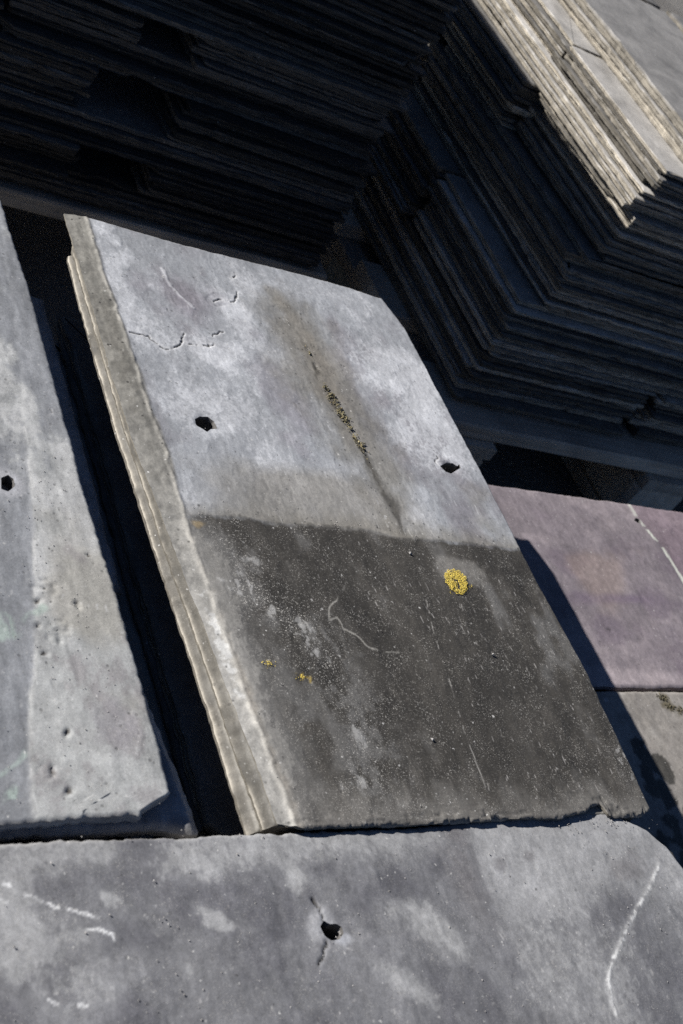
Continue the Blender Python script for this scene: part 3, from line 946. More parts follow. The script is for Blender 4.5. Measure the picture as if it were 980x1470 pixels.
    D = mixc(D, (0.185, 0.182, 0.178), grainy(X, Y, cl * sstep(-.5, .6, n2 + .5 * n3), 807, .4, 600) * .5)
    brk = sstep(-0.15, 0.7, n3 + .5 * n2)
    chalk = cl * .5
    for k, wd, am in (('smearA', .011, .95), ('smearB', .005, 1), ('smearC', .005, 1), ('smearD', .006, .7), ('smearE', .014, .7), ('smearF', .012, .6)):
        d = wob_dist(X, Y, SM[k], 0.004, 90, 90)
        D = mixc(D, (0.40, 0.395, 0.385), grainy(X, Y, sstep(wd * 1.15, wd * .1, d) * am * (0.15 + .85 * brk), 803, .6, 620) * .62)
        chalk = np.maximum(chalk, sstep(wd * 1.9, wd * .2, d) * am)
    D = mixc(D, (0.30, 0.288, 0.262), sstep(0.0009, 0.0003, wob_dist(X, Y, SM['vein'], .0014, 160, 91)) * .85 * sstep(-.9, 0, n2))
    D = mixc(D, (0.22, 0.21, 0.195), blob(X, Y, (0.60, 0.462), .022, .012, 0, 92, .6) * .6)      # pale halo by the lichen
    D = mixc(D, (0.20, 0.19, 0.175), sstep(0.030, 0.0, Y - 0.2665 + 0.014 * n2) * .6)
    for k, w in (('scr1', .0003), ('scr2', .0003), ('scr3', .0003)):
        d = seg_dist(X, Y, SM[k])
        D = mixc(D, (0.50, 0.48, 0.45), sstep(w * 2, w * .5, d) * sstep(-.2, .6, fbm(X * 30, Y * 170, 93, 3)) * .6)
    st = streaks(X, Y, [(0.45, 0.66, 0.275, 0.47), (0.50, 0.66, 0.27, 0.33), (0.40, 0.56, 0.28, 0.48), (.54, .66, .36, .46)], 300, 5, lmin=.001, lmax=.007, lean=-0.08, wmin=.0002, wmax=.0004)
    D = mixc(D, (0.46, 0.44, 0.42), st * .7)
    st2 = streaks(X, Y, [(0.42, 0.60, 0.478, 0.495)], 26, 8, .003, .008)
    C = mixc(C, (0.5, 0.49, 0.47), st2 * .6)
    st3 = streaks(X, Y, [(0.40, 0.66, 0.50, 0.74)], 60, 9, .002, .010)
    C = mixc(C, (0.55, 0.55, 0.56), st3 * .6)
    C = C * (1 - dark[..., None]) + D * dark[..., None]
    C = mixc(C, (0.055, 0.052, 0.046), sstep(0.002, 0, np.abs(edge + .001)) * sstep(0, .5, fbm(X * 190, Y * 190, 94, 3)) * .5)
    for c in SM['lich2']:
        C = mixc(C, (0.50, 0.36, 0.07), blob(X, Y, c, .005, .0035, .4, 95, .9) * sstep(-.2, .4, n3) * .9)
    C = mixc(C, (0.42, 0.30, 0.13), blob(X, Y, (0.390, 0.476), .007, .003, 0, 97, .8) * .4)
    # dressed left edge and other arrises
    crl0 = pl([(y, x) for x, y in SM['leftcrust']])(Y)
    ct = np.array((0.178, 0.171, 0.153)); cb = np.array((0.27, 0.262, 0.245))
    f = sstep(0.60, 0.42, Y + 0.05 * n1)[..., None]
    lc = (ct * (1 - f) + cb * f) * (1 + .18 * n2 + .12 * n3)[..., None]
    lm = sstep(0.0035, -0.0005, X - crl0 + 0.002 * n2)
    C = C * (1 - lm[..., None]) + lc * lm[..., None]
    C = mixc(C, (0.12, 0.114, 0.10), blob(X, Y, (0.372, 0.63), .010, .05, 0, 96, .7) * .8 * lm)
    crl = pl([(y, x) for x, y in SM['leftcrust']])(Y)
    C = mixc(C, (0.42, 0.40, 0.36), np.exp(-((X - crl + .0012 * n2) / .0020) ** 2) * .65 * (0.4 + .6 * sstep(-.3, .4, n3)))
    C = mixc(C, (0.52, 0.52, 0.51), blob(X, Y, (0.380, 0.385), .003, .028, 0.05, 98, 1.0) * .6)
    em = E * (1 - lm) * .7
    C = mixc(C, (0.26, 0.235, 0.20), em)
    sp = dark * (0.55 + .45 * chalk) * (1 - .6 * mm) + 0.12
    ro = 0.52 + 0.2 * dark + .2 * lm + .1 * side
    pit = 0.35 + 0.5 * belt + 0.6 * lm + .3 * side
    C = C * (1 + 0.10 * n3)[..., None]
    return np.clip(C, .012, .85), aux(X, sp, ro, pit)

def grow(p, k):
    cx = sum(a[0] for a in p) / len(p); cy = sum(a[1] for a in p) / len(p)
    return [(cx + (x - cx) * k, cy + (y - cy) * k) for x, y in p]
holes_main = [grow(SM['hole1'], 1.08), grow(SM['hole2'], 1.15), grow(SM['hole2b'], 1.3)]
slate_main = hero_slate(
    0.3615, 0.6785, 0.2665, 0.7735, 0.0, 0.0036, 0.0008, 501,
    L=pl([(0.26, 0.3808), (0.272, 0.3800), (0.35, 0.3757), (0.449, 0.3690), (0.50, 0.3645), (0.54, 0.3615), (0.60, 0.3605), (0.67, 0.3612), (0.775, 0.3605)]),
    R=pl([(0.26, 0.6715), (0.2694, 0.6712), (0.3359, 0.6755), (0.3732, 0.6775), (0.4627, 0.6735), (0.56, 0.6738), (0.6438, 0.6707), (0.728, 0.6690), (0.7363, 0.6682), (0.7723, 0.6590), (0.776, 0.6575)]),
    B=MAIN_B,
    T=pl([(0.36, .7722), (.3773, .7735), (.4457, .7715), (.51, .7727), (.586, .775), (.645, .7745), (.668, .7725)]),
    bevel=dict(l=(0.0150, 0.0026), r=(0.0012, 0.0012), b=(0.0008, 0.0008), t=(0.0012, 0.0012)),
    height=main_height, colour=main_colour, holes=holes_main, edge_col=(0.15, 0.136, 0.11), rough=(0.0005, 0.0003))
tag(slate_main, 'grey slate with dark lower half, two nail holes and a yellow lichen spot', 'slate')

# grains: lichen, moss crumbs, grit
def grains(name, pts, sizes, mat, parent, label=None, seed=0, flat=0.7, cols=None, stretch=None):
    rng = np.random.RandomState(seed)
    base = np.array([(0, 0, 1), (1, 0, 0), (0, 1, 0), (-1, 0, 0), (0, -1, 0), (0, 0, -1)], float)
    tr = np.array([(0, 1, 2), (0, 2, 3), (0, 3, 4), (0, 4, 1), (5, 2, 1), (5, 3, 2), (5, 4, 3), (5, 1, 4)])
    V = []; T = []; C = []
    for i, (p, s) in enumerate(zip(pts, sizes)):
        a = rng.uniform(0, 6.28)
        b = base * (1 + rng.uniform(-.35, .35, (6, 1))) * s
        if stretch: b = b * np.array((stretch if rng.rand() < .25 else 1, 1, 1))
        b[:, 2] *= flat
        ca, sa = math.cos(a), math.sin(a)
        b = np.stack([b[:, 0] * ca - b[:, 1] * sa, b[:, 0] * sa + b[:, 1] * ca, b[:, 2]], -1)
        V.append(b + np.array(p)); T.append(tr + 6 * i)
        c = np.array(cols[i] if cols is not None else (1, 1, 1)) * rng.uniform(.65, 1.2)
        C.append(np.tile(c, (6, 1)))
    V = np.concatenate(V)
    Cc = np.concatenate(C)
    me = mesh_np(name, V, np.zeros((0, 4)), np.concatenate(T), 0, np.clip(Cc, 0, 1.5), np.tile((0, .9, 0), (len(V), 1)), mat)
    o = bpy.data.objects.new(name, me)
    col.objects.link(o)
    o.parent = parent
    tag(o, label, kind='stuff')
    return o

mx, my = slate_main.location.x, slate_main.location.y
rng = np.random.RandomState(21)
pts = []; sz = []
lc = np.array((0.5886, 0.4506))
ax1 = np.array((0.012, -0.0095)) / np.hypot(0.012, 0.0095)          # long axis on the slate
ax2 = np.array((-ax1[1], ax1[0]))
while len(pts) < 1500:
    a, b = rng.uniform(-1.1, 1.1, 2)
    r = math.hypot(a, b) + 0.05 * math.sin(3 * math.atan2(b, a) + 1) + 0.05 * math.sin(11 * math.atan2(b, a))
    if r > 1: continue
    if fbm(np.array([a * 3.2]), np.array([b * 3.2]), 77, 3)[0] > .48 + .8 * r ** 2: continue
    if r > .86 and rng.rand() < .45: continue
    p = lc + ax1 * a * 0.0095 + ax2 * b * 0.0125
    s = rng.uniform(0.0002, 0.00052)
    pts.append((p[0] - mx, p[1] - my, 0.0002 + rng.uniform(0, .0006))); sz.append(s)
for (cx_, cy_, r_, n_) in ((.4067, .372, .0022, 26), (.4265, .3632, .0018, 16), (.600, .4475, .0012, 6), (.579, .4395, .0009, 4)):
    for _ in range(n_):
        pts.append((cx_ - mx + rng.normal(0, r_), cy_ - my + rng.normal(0, r_ * .7), .0001)); sz.append(rng.uniform(.0002, .0005))
grains('lichen', pts, sz, MAT_LICHEN, slate_main, 'bright yellow lichen rosette', 3, .45)
pts = []; sz = []; cs = []
gv = np.array(SM['groove'])
for _ in range(260):
    k = rng.choice(5, p=[.36, .30, .08, .22, .04])
    c, w1, w2 = (((.5462, .622), .0020, .0075), ((.5500, .603), .0022, .0060), ((.5530, .590), .0016, .004), ((.5545, .5745), .0022, .0045), ((.5440, .668), .0010, .012))[k]
    y_ = rng.normal(c[1], w2)
    x_ = np.interp(y_, gv[::-1, 1], gv[::-1, 0]) + rng.normal(0, w1)
    pts.append((x_ - mx, y_ - my, -0.0002 + rng.uniform(0, .0010)))
    sz.append(rng.uniform(.0003, .0008) if rng.rand() < .93 else .0013)
    cs.append((1, 1, .9) if rng.rand() < .7 else ((1.6, 1.45, 1.2) if rng.rand() < .5 else (.3, .3, .3)))
grains('moss', pts, sz, MAT_MOSS, slate_main, 'dry brown moss crumbs caught in the groove', 4, .8, cs, 2.6)
pts = []; sz = []
for _ in range(260):
    x, y = rng.uniform(.385, .66), rng.uniform(.275, .76)
    if rng.rand() < .4: y = pl(SM['lap'])(x) + rng.normal(0.004, .006)
    pts.append((x - mx, y - my, 0.0002)); sz.append(rng.uniform(.00015, .00045))
for x, y in SM['peb']:
    pts.append((x - mx, y - my, 0.0006)); sz.append(0.0015)
grains('grit', pts, sz, MAT_GRIT, slate_main, None, 5, .7)

# ------------------------------------------------------------------ slates right below it, edges in sun
def edge_slate_colour(face, seed, edge=(0.33, 0.305, 0.255)):
    def f(X, Y, dl, dr, db, dt, E, H):
        n1 = fbm(X * 16, Y * 10, seed, 4); n2 = fbm(X * 70, Y * 45, seed + 1, 5); n3 = fbm(X * 260, Y * 200, seed + 2, 3)
        C = np.zeros(X.shape + (3,)) + np.array(face)
        C = mixc(C, np.array(face) * 1.45, sstep(0, .9, n1 + .5 * n2) * .7)
        C = mixc(C, np.array(face) * .6, sstep(0, -.9, n1 + .5 * n2) * .6)
        C = mixc(C, edge, E)
        C = mixc(C, (0.46, 0.42, 0.35), sstep(0.0016, 0.0005, dl) * sstep(-.7, .1, n2) * .85)  # bright sunlit rim of the left arris, painted into the colour
        C = C * (1 + .15 * n3 + .12 * n2)[..., None]
        return np.clip(C, .012, .8), aux(X, .2 + 0 * n1, .68 + 0 * n1, .5 + 0 * n1)
    return f
o = hero_slate(0.3605, 0.668, 0.270, 0.7445, -0.0040, 0.0060, 0.0013, 611,
    L=pl([(0.27, 0.3735), (0.354, 0.3700), (0.45, 0.3655), (0.568, 0.3618), (0.70, 0.3618), (0.737, 0.3622), (.745, .3645)]), R=const(0.667), B=const(0.2705), T=const(0.7435),
    bevel=dict(l=(0.0075, 0.0040), r=(0.001, 0.001), b=(0.001, 0.001), t=(0.001, 0.001)), height=ZERO,
    colour=edge_slate_colour((0.20, 0.19, 0.17), 620, (.104, .096, .081)), edge_col=(0.100, 0.090, 0.072), rough=(.0003, .0003), holes=[grow(SM['hole1'], 1.2), grow(SM['hole2'], 1.2)])
tag(o, 'slate directly under the lichen-spotted slate, its long edge in sun', 'slate')
o = hero_slate(0.360, 0.668, 0.2705, 0.7405, -0.0104, 0.0064, 0.0013, 641,
    L=pl([(0.27, 0.3684), (0.354, 0.3668), (0.453, 0.3632), (0.568, 0.3600), (0.70, 0.3606), (0.735, 0.3615), (.745, .364)]), R=const(0.666), B=const(0.2712), T=const(0.739),
    bevel=dict(l=(0.0055, 0.0042), r=(0.001, 0.001), b=(0.001, 0.001), t=(0.001, 0.001)), height=ZERO,
    colour=edge_slate_colour((0.20, 0.19, 0.17), 650, (.098, .090, .076)), edge_col=(0.094, 0.084, 0.068), rough=(.0003, .0003))
tag(o, 'lowest sunlit slate edge in the pile, two below the lichen-spotted slate', 'slate')
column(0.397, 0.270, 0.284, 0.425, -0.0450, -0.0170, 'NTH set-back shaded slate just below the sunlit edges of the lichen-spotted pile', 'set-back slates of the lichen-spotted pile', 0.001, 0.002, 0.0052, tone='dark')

# ------------------------------------------------------------------ pile beyond the gap
def left_height(X, Y):
    tone = pl([(y, x) for x, y in SL['tone']] + [(0.60, 0.295), (.8, .31)])(Y)
    H = 0.0003 * sstep(-0.001, 0.0012, X - tone + 0.0018 * fbm(X * 90, Y * 90, 201, 3))
    for i, c in enumerate(SL['pits']):
        H = H - 0.0012 * blob(X, Y, c, .003, .0022, .3 * i, 210 + i, .5)
    pm = blob(X, Y, (0.277, 0.385), .012, .035, 0, 203, .6)
    H = H - 0.0008 * pm * sstep(0.1, .6, fbm(X * 330, Y * 330, 204, 3))
    H = H - 0.0006 * sstep(0.0012, 0, np.abs(np.hypot((X - .2560) / .8, Y - 0.3002) - .0042)) * .8
    return H
def left_colour(X, Y, dl, dr, db, dt, E, H):
    n1 = fbm(X * 18, Y * 11, 221, 5); n2 = fbm(X * 75, Y * 50, 222, 5); n3 = fbm(X * 280, Y * 90, 223, 4)
    tone = pl([(y, x) for x, y in SL['tone']] + [(0.60, 0.295), (.8, .31)])(Y)
    C = np.zeros(X.shape + (3,)) + np.array((0.235, 0.242, 0.256))
    C = C * (1 + .18 * fbm(X * 240, Y * 35, 224, 3))[..., None]
    R = np.zeros(X.shape + (3,)) + np.array((0.352, 0.357, 0.352))
    R = mixc(R, (0.50, 0.50, 0.495), grainy(X, Y, sstep(0, .9, n1 + .6 * n2), 815, .5, 420) * .7)
    R = mixc(R, (0.25, 0.237, 0.24), grainy(X, Y, sstep(0, -.9, n1 + .7 * n2), 817, .5, 420) * .8)
    R = mixc(R, (0.30, 0.285, 0.25), blob(X, Y, (0.30, 0.41), .03, .06, 0, 225, .6) * .7)
    R = mixc(R, (0.27, 0.258, 0.272), blob(X, Y, (0.300, 0.325), .014, .022, 0, 226, .6) * .7)
    R = mixc(R, (0.22, 0.205, 0.205), blob(X, Y, (0.300, 0.438), .007, .008, 0, 229, .6) * .6)
    m = sstep(-0.0012, 0.0014, X - tone + 0.0022 * n2)
    up = sstep(0.47, 0.56, Y + .02 * n1)
    m2 = grainy(X, Y, m * (1 - up) + up * sstep(-0.2, 0.5, n1 + .4 * n2) * .8, 813, .45, 420)
    C = C * (1 - m2[..., None]) + R * m2[..., None]
    C = mixc(C, (0.50, 0.49, 0.47), np.exp(-((X - tone + .001 * n2) / .0012) ** 2) * .22 * (1 - up))
    gm = sstep(0.0042, 0.001, wob_dist(X, Y, SL['green'], .0015, 150, 227)) * .65
    gm = np.maximum(gm, sstep(0.0020, 0.0004, wob_dist(X, Y, SL['green2'], .0012, 150, 228)) * .5)
    for c, r in ((SL['green3'][0], .005), (SL['green4'][0], .009)):
        gm = np.maximum(gm, blob(X, Y, c, r, r, 0, 230, .9) * .7)
    C = mixc(C, (0.38, 0.46, 0.41), gm * sstep(-.6, .3, n3))
    for i, c in enumerate(SL['pits']):
        C = mixc(C, (0.07, 0.06, 0.05), blob(X, Y, c, .0019, .0013, .3 * i, 210 + i, .6) * .9)
    hd = np.hypot(X - 0.268, Y - 0.4868)
    C = mixc(C, (0.45, 0.45, 0.47), sstep(.013, .006, hd + .003 * n2) * .7)
    C = mixc(C, (0.56, 0.555, 0.55), streaks(X, Y, [(0.24, 0.318, 0.28, 0.6)], 90, 33, .001, .006, lean=-.05) * .6)
    C = mixc(C, (0.30, 0.28, 0.25), E * .55)
    C = C * (1 + .09 * n3)[..., None]
    return np.clip(C, .012, .8), aux(X, .25 + .2 * m2, .60 + 0 * X, .45 + .5 * blob(X, Y, (0.28, 0.39), .016, .05, 0, 203, .6))
o = hero_slate(0.010, 0.3205, 0.2735, 0.785, 0.0015, 0.0085, 0.0013, 701,
    L=const(0.012), R=pl([(0.27, 0.3000), (0.276, 0.3010), (0.2811, 0.3105), (0.286, 0.3200), (0.3416, 0.3202), (0.3911, 0.3192), (0.4399, 0.3180), (0.4924, 0.3160), (0.593, 0.3150), (0.66, 0.3142), (0.71, 0.3118), (0.79, 0.3085)]),
    B=pl([(0.0, .2700), (0.23, 0.2738), (0.2635, .2745), (.3003, .2760)]), T=const(0.783),
    bevel=dict(l=(0.003, 0.003), r=(0.0014, 0.0014), b=(0.0010, 0.0009), t=(0.002, 0.002)), height=left_height, colour=left_colour, holes=[SL['hole']],
    edge_col=(0.26, 0.25, 0.245))
tag(o, 'pale grey slate with faint green smears and a clipped front corner', 'slate')
left_slate = o
# grit lying in the hole's shadow edge and on the face
lx, ly = left_slate.location.x, left_slate.location.y
pts = []; sz = []
for _ in range(150):
    x, y = rng.normal(.285, .018), rng.uniform(.28, .52)
    if x > .312: continue
    pts.append((x - lx, y - ly, .0004)); sz.append(rng.uniform(.0002, .0005))
grains('grit', pts, sz, MAT_GRIT, left_slate, None, 6, .7)

o = hero_slate(0.018, 0.3385, 0.270, 0.762, -0.0074, 0.0088, 0.002, 731,
    L=const(0.02), R=pl([(0.268, 0.3360), (0.2714, 0.3380), (0.3055, 0.3345), (0.3351, 0.3305), (0.3705, 0.3262), (0.4133, 0.3240), (0.443, 0.3200), (0.50, 0.3090), (.60, .3000), (0.77, 0.290)]),
    B=pl([(0.0, .2715), (0.20, 0.2725), (0.315, 0.2735), (.322, .2712), (.338, .2705)]), T=const(0.76),
    bevel=dict(l=(0.003, 0.003), r=(0.006, 0.0042), b=(0.003, 0.0025), t=(0.003, 0.003)), height=ZERO,
    colour=edge_slate_colour((0.27, 0.27, 0.285), 740, (0.30, 0.29, 0.28)), edge_col=(0.28, 0.27, 0.26))
tag(o, 'slate sticking out under the clipped-corner slate, with a chipped sunlit tip', 'slate')
column(-0.012, 0.305, 0.281, 0.435, -0.0415, -0.0166, 'NTH set-back shaded slate just under the chipped slate beside the gap', 'slates just under the protruding chipped slate', 0.002, 0.002)
o = hero_slate(0.03, 0.3535, 0.450, 0.728, -0.0420, 0.0088, 0.003, 771,
    L=const(0.04), R=pl([(.45, .3525), (.6, .3535), (.76, .352)]), B=const(0.4510), T=const(0.722),
    bevel=dict(l=(0.003, 0.003), r=(0.003, 0.003), b=(0.003, 0.0025), t=(0.003, 0.003)), height=ZERO,
    colour=edge_slate_colour((0.40, 0.40, 0.41), 780, (0.25, 0.245, 0.24)), edge_col=(0.24, 0.235, 0.23))
tag(o, 'shaded slate lying across the narrow gap beside the lichen-spotted pile', 'slate')

# ------------------------------------------------------------------ wide slate across the front
KF = 0.9842
SF = {k: [(x * KF, y * KF) for x, y in v] for k, v in SF.items()}
def front_height(X, Y):
    H = -0.0008 * blob(X, Y, (0.398, 0.212), .013, .011, 0, 301, .35)
    for k in ('crack1', 'crack2'):
        H = H - 0.0012 * sstep(0.0009, 0.0002, wob_dist(X, Y, SF[k], .0013, 420, 303))
    H = H + 0.0003 * sstep(0.0014, 0.0004, wob_dist(X, Y, SF['chalk'], .0008, 260, 304))
    H = H - 0.0006 * blob(X, Y, (0.2925, 0.178), .0012, .0035, .3, 306, .2)
    return H
def front_colour(X, Y, dl, dr, db, dt, E, H):
    n1 = fbm(X * 15, Y * 15, 311, 5); n2 = fbm(X * 65, Y * 65, 312, 5); n3 = fbm(X * 260, Y * 260, 313, 4)
    C = np.zeros(X.shape + (3,)) + np.array((0.178, 0.178, 0.186))
    C = mixc(C, (0.120, 0.119, 0.131), sstep(.1, -.8, n1 + .5 * n2) * .8)
    pale = np.zeros_like(X)
    for i, (c, rx, ry, a, rot) in enumerate([((0.460, 0.2075), .018, .009, .9, -.7), ((0.432, 0.176), .026, .008, .85, -.75), ((0.3836, 0.2433), .009, .006, .9, -.9), ((0.345, 0.2565), .045, .012, .75, 0.1),
                                    ((0.2777, 0.2374), .004, .003, .9, 0), ((0.2661, 0.262), .03, .006, .7, 0), ((0.232, 0.240), .018, .026, .85, 0), ((0.39, 0.262), .06, .010, .7, 0),
                                    ((0.45, 0.261), .05, .011, .7, 0), ((0.33, 0.2205), .007, .0035, .7, -.6), ((0.26, 0.20), .03, .012, .45, 0), ((0.565, 0.252), .05, .022, .85, 0),
                                    ((0.60, 0.235), .045, .03, .7, 0), ((0.64, 0.255), .03, .02, .8, 0), ((0.57, 0.19), .05, .03, .45, 0), ((0.245, 0.258), .02, .012, .6, 0)]):
        pale = np.maximum(pale, a * blob(X, Y, c, rx * 1.35, ry * 1.45, rot, 330 + i, .55))
    pale = np.maximum(pale, sstep(.25, 1.1, n1 + .4 * n2) * .5)
    C = mixc(C, (0.335, 0.335, 0.337), grainy(X, Y, pale, 811, .4, 420))
    # tone change right of the middle
    bd = pl([(y, x) for x, y in SF['bounds']])(Y) + .0015 * n2
    rm = sstep(-.001, .003, X - bd) * sstep(.20, .235, Y + .01 * n1)
    C = mixc(C, (0.31, 0.31, 0.315), rm * .75)
    dk = sstep(.022, .0, np.abs(X - bd + .012)) * sstep(.19, .235, Y + .01 * n1)
    C = mixc(C, (0.145, 0.138, 0.142), dk * .7 * sstep(-.6, .3, n2 + .3))
    for c in SF['dark'][2:4]:
        C = mixc(C, (0.17, 0.165, 0.17), blob(X, Y, c, .0065, .005, .6, 350, .6) * .7)
    C = mixc(C, (0.18, 0.172, 0.175), blob(X, Y, SF['dark'][4], .016, .012, 0, 352, .6) * .7)
    C = mixc(C, (0.40, 0.40, 0.41), blob(X, Y, (0.3905, 0.214), .011, .011, 0, 353, .4) * .65)
    C = mixc(C, (0.44, 0.45, 0.48), blob(X, Y, (0.399, 0.207), .006, .004, 0, 354, .4) * .6)
    for k in ('crack1', 'crack2'):
        C = mixc(C, (0.05, 0.048, 0.046), sstep(0.0009, 0.0003, wob_dist(X, Y, SF[k], .0013, 420, 303)))
    ch = wob_dist(X, Y, SF['chalk'], .0006, 300, 304)
    C = mixc(C, (0.70, 0.70, 0.69), sstep(.0014, .0005, ch + .0006 * n2) * sstep(-.5, .35, n3 + .5 * n2 + .2))
    C = mixc(C, (0.45, 0.45, 0.45), sstep(.004, .001, ch + .001 * n3) * .35)
    for k in ('scr1', 'scr2', 'scr3', 'scr4', 'scr5', 'scr6'):
        d = wob_dist(X, Y, SF[k], .0008, 260, 305)
        C = mixc(C, (0.66, 0.66, 0.66), sstep(.0011, .0003, d + .0005 * n2) * sstep(-.5, .3, n3 + .5 * n2 + .2) * .9)
    C = mixc(C, (0.48, 0.47, 0.46), streaks(X, Y, [(0.22, 0.69, 0.14, 0.27)], 170, 41, .0008, .004, .0003, .0007, lean=-.5, lean_j=.6) * .7)
    C = mixc(C, (0.42, 0.41, 0.40), streaks(X, Y, [(0.50, 0.56, 0.17, 0.24)], 26, 43, .003, .012, .0003, .0006, lean=-.12, lean_j=.08) * .6)
    C = mixc(C, (0.30, 0.29, 0.275), E * .5)
    C = C * (1 + .12 * n3 + .05 * n2)[..., None]
    return np.clip(C, .012, .8), aux(X, .38 + 0 * X, .50 + .08 * pale, .25 + 0 * X)
front_slate = hero_slate(0.085, 0.705, -0.030, 0.277, -0.0040, 0.0110, 0.0012, 801,
    L=const(0.086), R=lambda y: pl([(-.05, 0.709), (0.20, 0.707), (0.2250, 0.6967), (0.2375, 0.6915), (0.2538, 0.6855), (0.2659, 0.6735), (0.2757, 0.6525), (.28, .645)])(y / KF) * KF,
    B=const(-0.029), T=lambda x: pl([(0.0, .2715), (0.2335, .2714), (0.3666, .2704), (0.5356, .2716), (0.6493, .2772), (.705, .279)])(x / KF) * KF,
    bevel=dict(l=(0.003, 0.003), r=(0.0014, 0.0014), b=(0.003, 0.003), t=(0.0012, 0.0010)), height=front_height, colour=front_colour, holes=[SF['hole']],
    edge_col=(0.27, 0.26, 0.25))
tag(front_slate, 'wide mottled grey slate across the front with a nail hole and chalk line', 'slate')
fx, fy = front_slate.location.x, front_slate.location.y
pts = []; sz = []
for _ in range(240):
    x, y = rng.uniform(.21, .68), rng.uniform(.14, .27)
    if rng.rand() < .3: x, y = rng.normal(.62, .025), rng.uniform(.258, .272)
    pts.append((x - fx, y - fy, .0003)); sz.append(rng.uniform(.0002, .0006))
for _ in range(60):
    pts.append((rng.normal(.404, .0016) - fx, rng.normal(.2115, .0012) - fy, -.004 + rng.uniform(-.002, .002))); sz.append(rng.uniform(.0005, .0013))
grains('grit', pts, sz, MAT_GRIT, front_slate, None, 7, .7)

# ------------------------------------------------------------------ low piles behind: purple and beige slates
def purple_colour(X, Y, dl, dr, db, dt, E, H):
    n1 = fbm(X * 9, Y * 14, 401, 5); n2 = fbm(X * 30, Y * 60, 402, 5); n3 = fbm(X * 230, Y * 230, 403, 4)
    C = np.zeros(X.shape + (3,)) + np.array((0.205, 0.178, 0.192))
    C = mixc(C, (0.30, 0.26, 0.272), sstep(0, .9, n1 + .5 * n2) * .7)
    C = mixc(C, (0.155, 0.125, 0.15), sstep(0, -.9, n1 + .5 * n2) * .6)
    C = mixc(C, (0.28, 0.215, 0.185), blob(X, Y, (0.963, 0.61), .06, .03, 0.3, 410, .9) * .45)
    C = mixc(C, (0.16, 0.125, 0.165), blob(X, Y, (0.975, 0.57), .08, .010, 0.05, 411, .6) * .8)
    C = mixc(C, (0.15, 0.12, 0.15), blob(X, Y, (0.915, 0.53), .035, .016, 0.4, 412, .6) * .5)
    C = mixc(C, (0.15, 0.12, 0.15), blob(X, Y, (1.01, 0.565), .03, .02, 0.4, 413, .6) * .5)
    C = mixc(C, (0.37, 0.32, 0.33), blob(X, Y, (0.90, 0.475), .12, .010, 0.0, 414, .6) * .55)
    sx = pl([(y, x) for x, y in SP['stripe']])(Y)
    C = mixc(C, np.array((0.215, 0.155, 0.185)), sstep(0, .004, X - sx) * .5)
    gaps = ((Y > .690) & (Y < .720)) * .55 + ((Y > .657) & (Y < .672)) * 1.0 + (Y < .648) * 1.0 + ((Y < .686) & (Y > .676)) * .7
    C = mixc(C, (0.66, 0.67, 0.60), sstep(.0032, .0018, np.abs(X - sx + .0005 * n3)) * gaps)
    C = mixc(C, (0.02, 0.02, 0.02), blob(X, Y, SP['pit'][0], .003, .003, 0, 415, .5) * .6)
    C = mixc(C, (0.24, 0.20, 0.20), E * .5)
    C = C * (1 + .12 * n3)[..., None]
    return np.clip(C, .012, .8), aux(X, .15 + 0 * X, .50 + 0 * X, .2 + 0 * X)
hp = [(1.0551 + .0045 * math.cos(a) * (1.3 if i % 2 else .8), .6828 + .0038 * math.sin(a)) for i, a in enumerate([k * math.pi / 5 for k in range(10)])]
purple = hero_slate(0.683, 1.195, 0.4635, 0.7075, -0.130, 0.0090, 0.0020, 901,
    L=const(0.684), R=const(1.194), B=pl([(.68, .4625), (.86, .4628), (.975, .4662), (1.2, .470)]), T=pl([(.68, .7000), (.847, .7015), (1.0, .7068), (1.15, .7105), (1.2, .711)]),
    bevel=dict(l=(0.002, 0.002), r=(0.002, 0.002), b=(0.0016, 0.0012), t=(0.002, 0.0022)), height=ZERO, colour=purple_colour, holes=[hp], rough=(.0008, .0003), edge_col=(.25, .2, .2))
tag(purple, 'purple slate with a dashed white stripe and small hole, beside the lichen-spotted pile', 'slate')

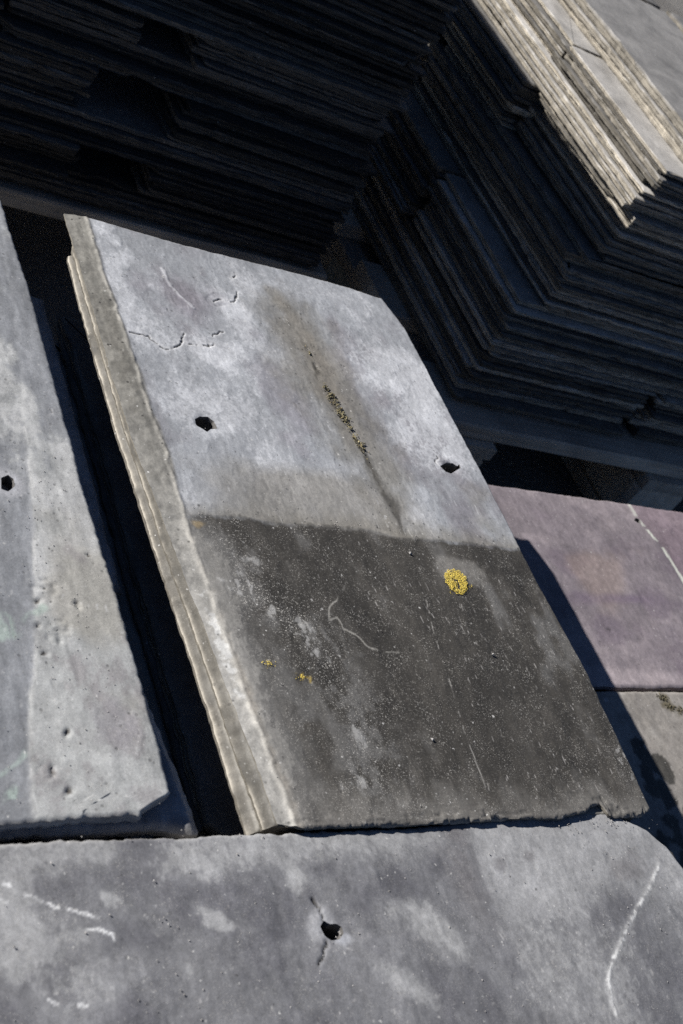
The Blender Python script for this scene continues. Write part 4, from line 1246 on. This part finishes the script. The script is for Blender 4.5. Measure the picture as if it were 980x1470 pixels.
def beige_colour(X, Y, dl, dr, db, dt, E, H):
    n1 = fbm(X * 12, Y * 16, 451, 5); n2 = fbm(X * 60, Y * 70, 452, 5); n3 = fbm(X * 230, Y * 230, 453, 4)
    C = np.zeros(X.shape + (3,)) + np.array((0.27, 0.25, 0.228))
    C = mixc(C, (0.36, 0.34, 0.315), sstep(0, .9, n1 + .6 * n2) * .7)
    C = mixc(C, (0.19, 0.175, 0.165), sstep(0, -.9, n1 + .6 * n2) * .6)
    mk = np.zeros_like(X)
    for i, (c, r) in enumerate([(SK['dark'][0], .020), (SK['dark'][1], .026), (SK['dark'][2], .030), (SK['dark'][3], .014), (SK['dark'][4], .013), ((0.845, 0.315), .028), ((0.90, 0.33), .016), ((.86, .29), .02)]):
        mk = np.maximum(mk, blob(X, Y, c, r, r * .75, .4 * i, 470 + i, .9))
    C = mixc(C, (0.035, 0.033, 0.028), sstep(.25, .55, mk + .25 * n2) * .9)
    for i, c in enumerate(SK['moss']):
        C = mixc(C, (0.10, 0.085, 0.05), blob(X, Y, c, .010, .006, -.4, 480 + i, .9) * .8)
    C = mixc(C, (0.5, 0.5, 0.5), blob(X, Y, (0.86, 0.449), .004, .0028, 0, 490, .5) * .8)
    C = mixc(C, (0.26, 0.245, 0.22), E * .5)
    C = C * (1 + .14 * n3)[..., None]
    return np.clip(C, .012, .8), aux(X, .25 + 0 * X, .68 + 0 * X, .5 + 0 * X)
beige = hero_slate(0.686, 1.195, 0.208, 0.4615, -0.131, 0.0090, 0.0022, 931,
    L=const(0.687), R=const(1.194), B=const(0.209), T=pl([(.68, .4585), (.86, .4590), (.975, .4625), (1.2, .4665)]),
    bevel=dict(l=(0.002, 0.002), r=(0.002, 0.002), b=(0.002, 0.002), t=(0.0016, 0.0014)), height=ZERO, colour=beige_colour, rough=(.0006, .0003), edge_col=(.25, .235, .21))
tag(beige, 'beige slate with dark stains and a moss tuft, next to the purple slate', 'slate')
bx_, by_ = beige.location.x, beige.location.y
pts = []; sz = []
for _ in range(110):
    c = SK['moss'][rng.randint(0, 3)]
    pts.append((c[0] - bx_ + rng.normal(0, .0035), c[1] - by_ + rng.normal(0, .002), rng.uniform(0, .0008))); sz.append(rng.uniform(.0004, .0010))
grains('moss', pts, sz, MAT_MOSS, beige, 'small tuft of dry moss', 8, .8, [(.4, .4, .36)] * 110, 2.2)
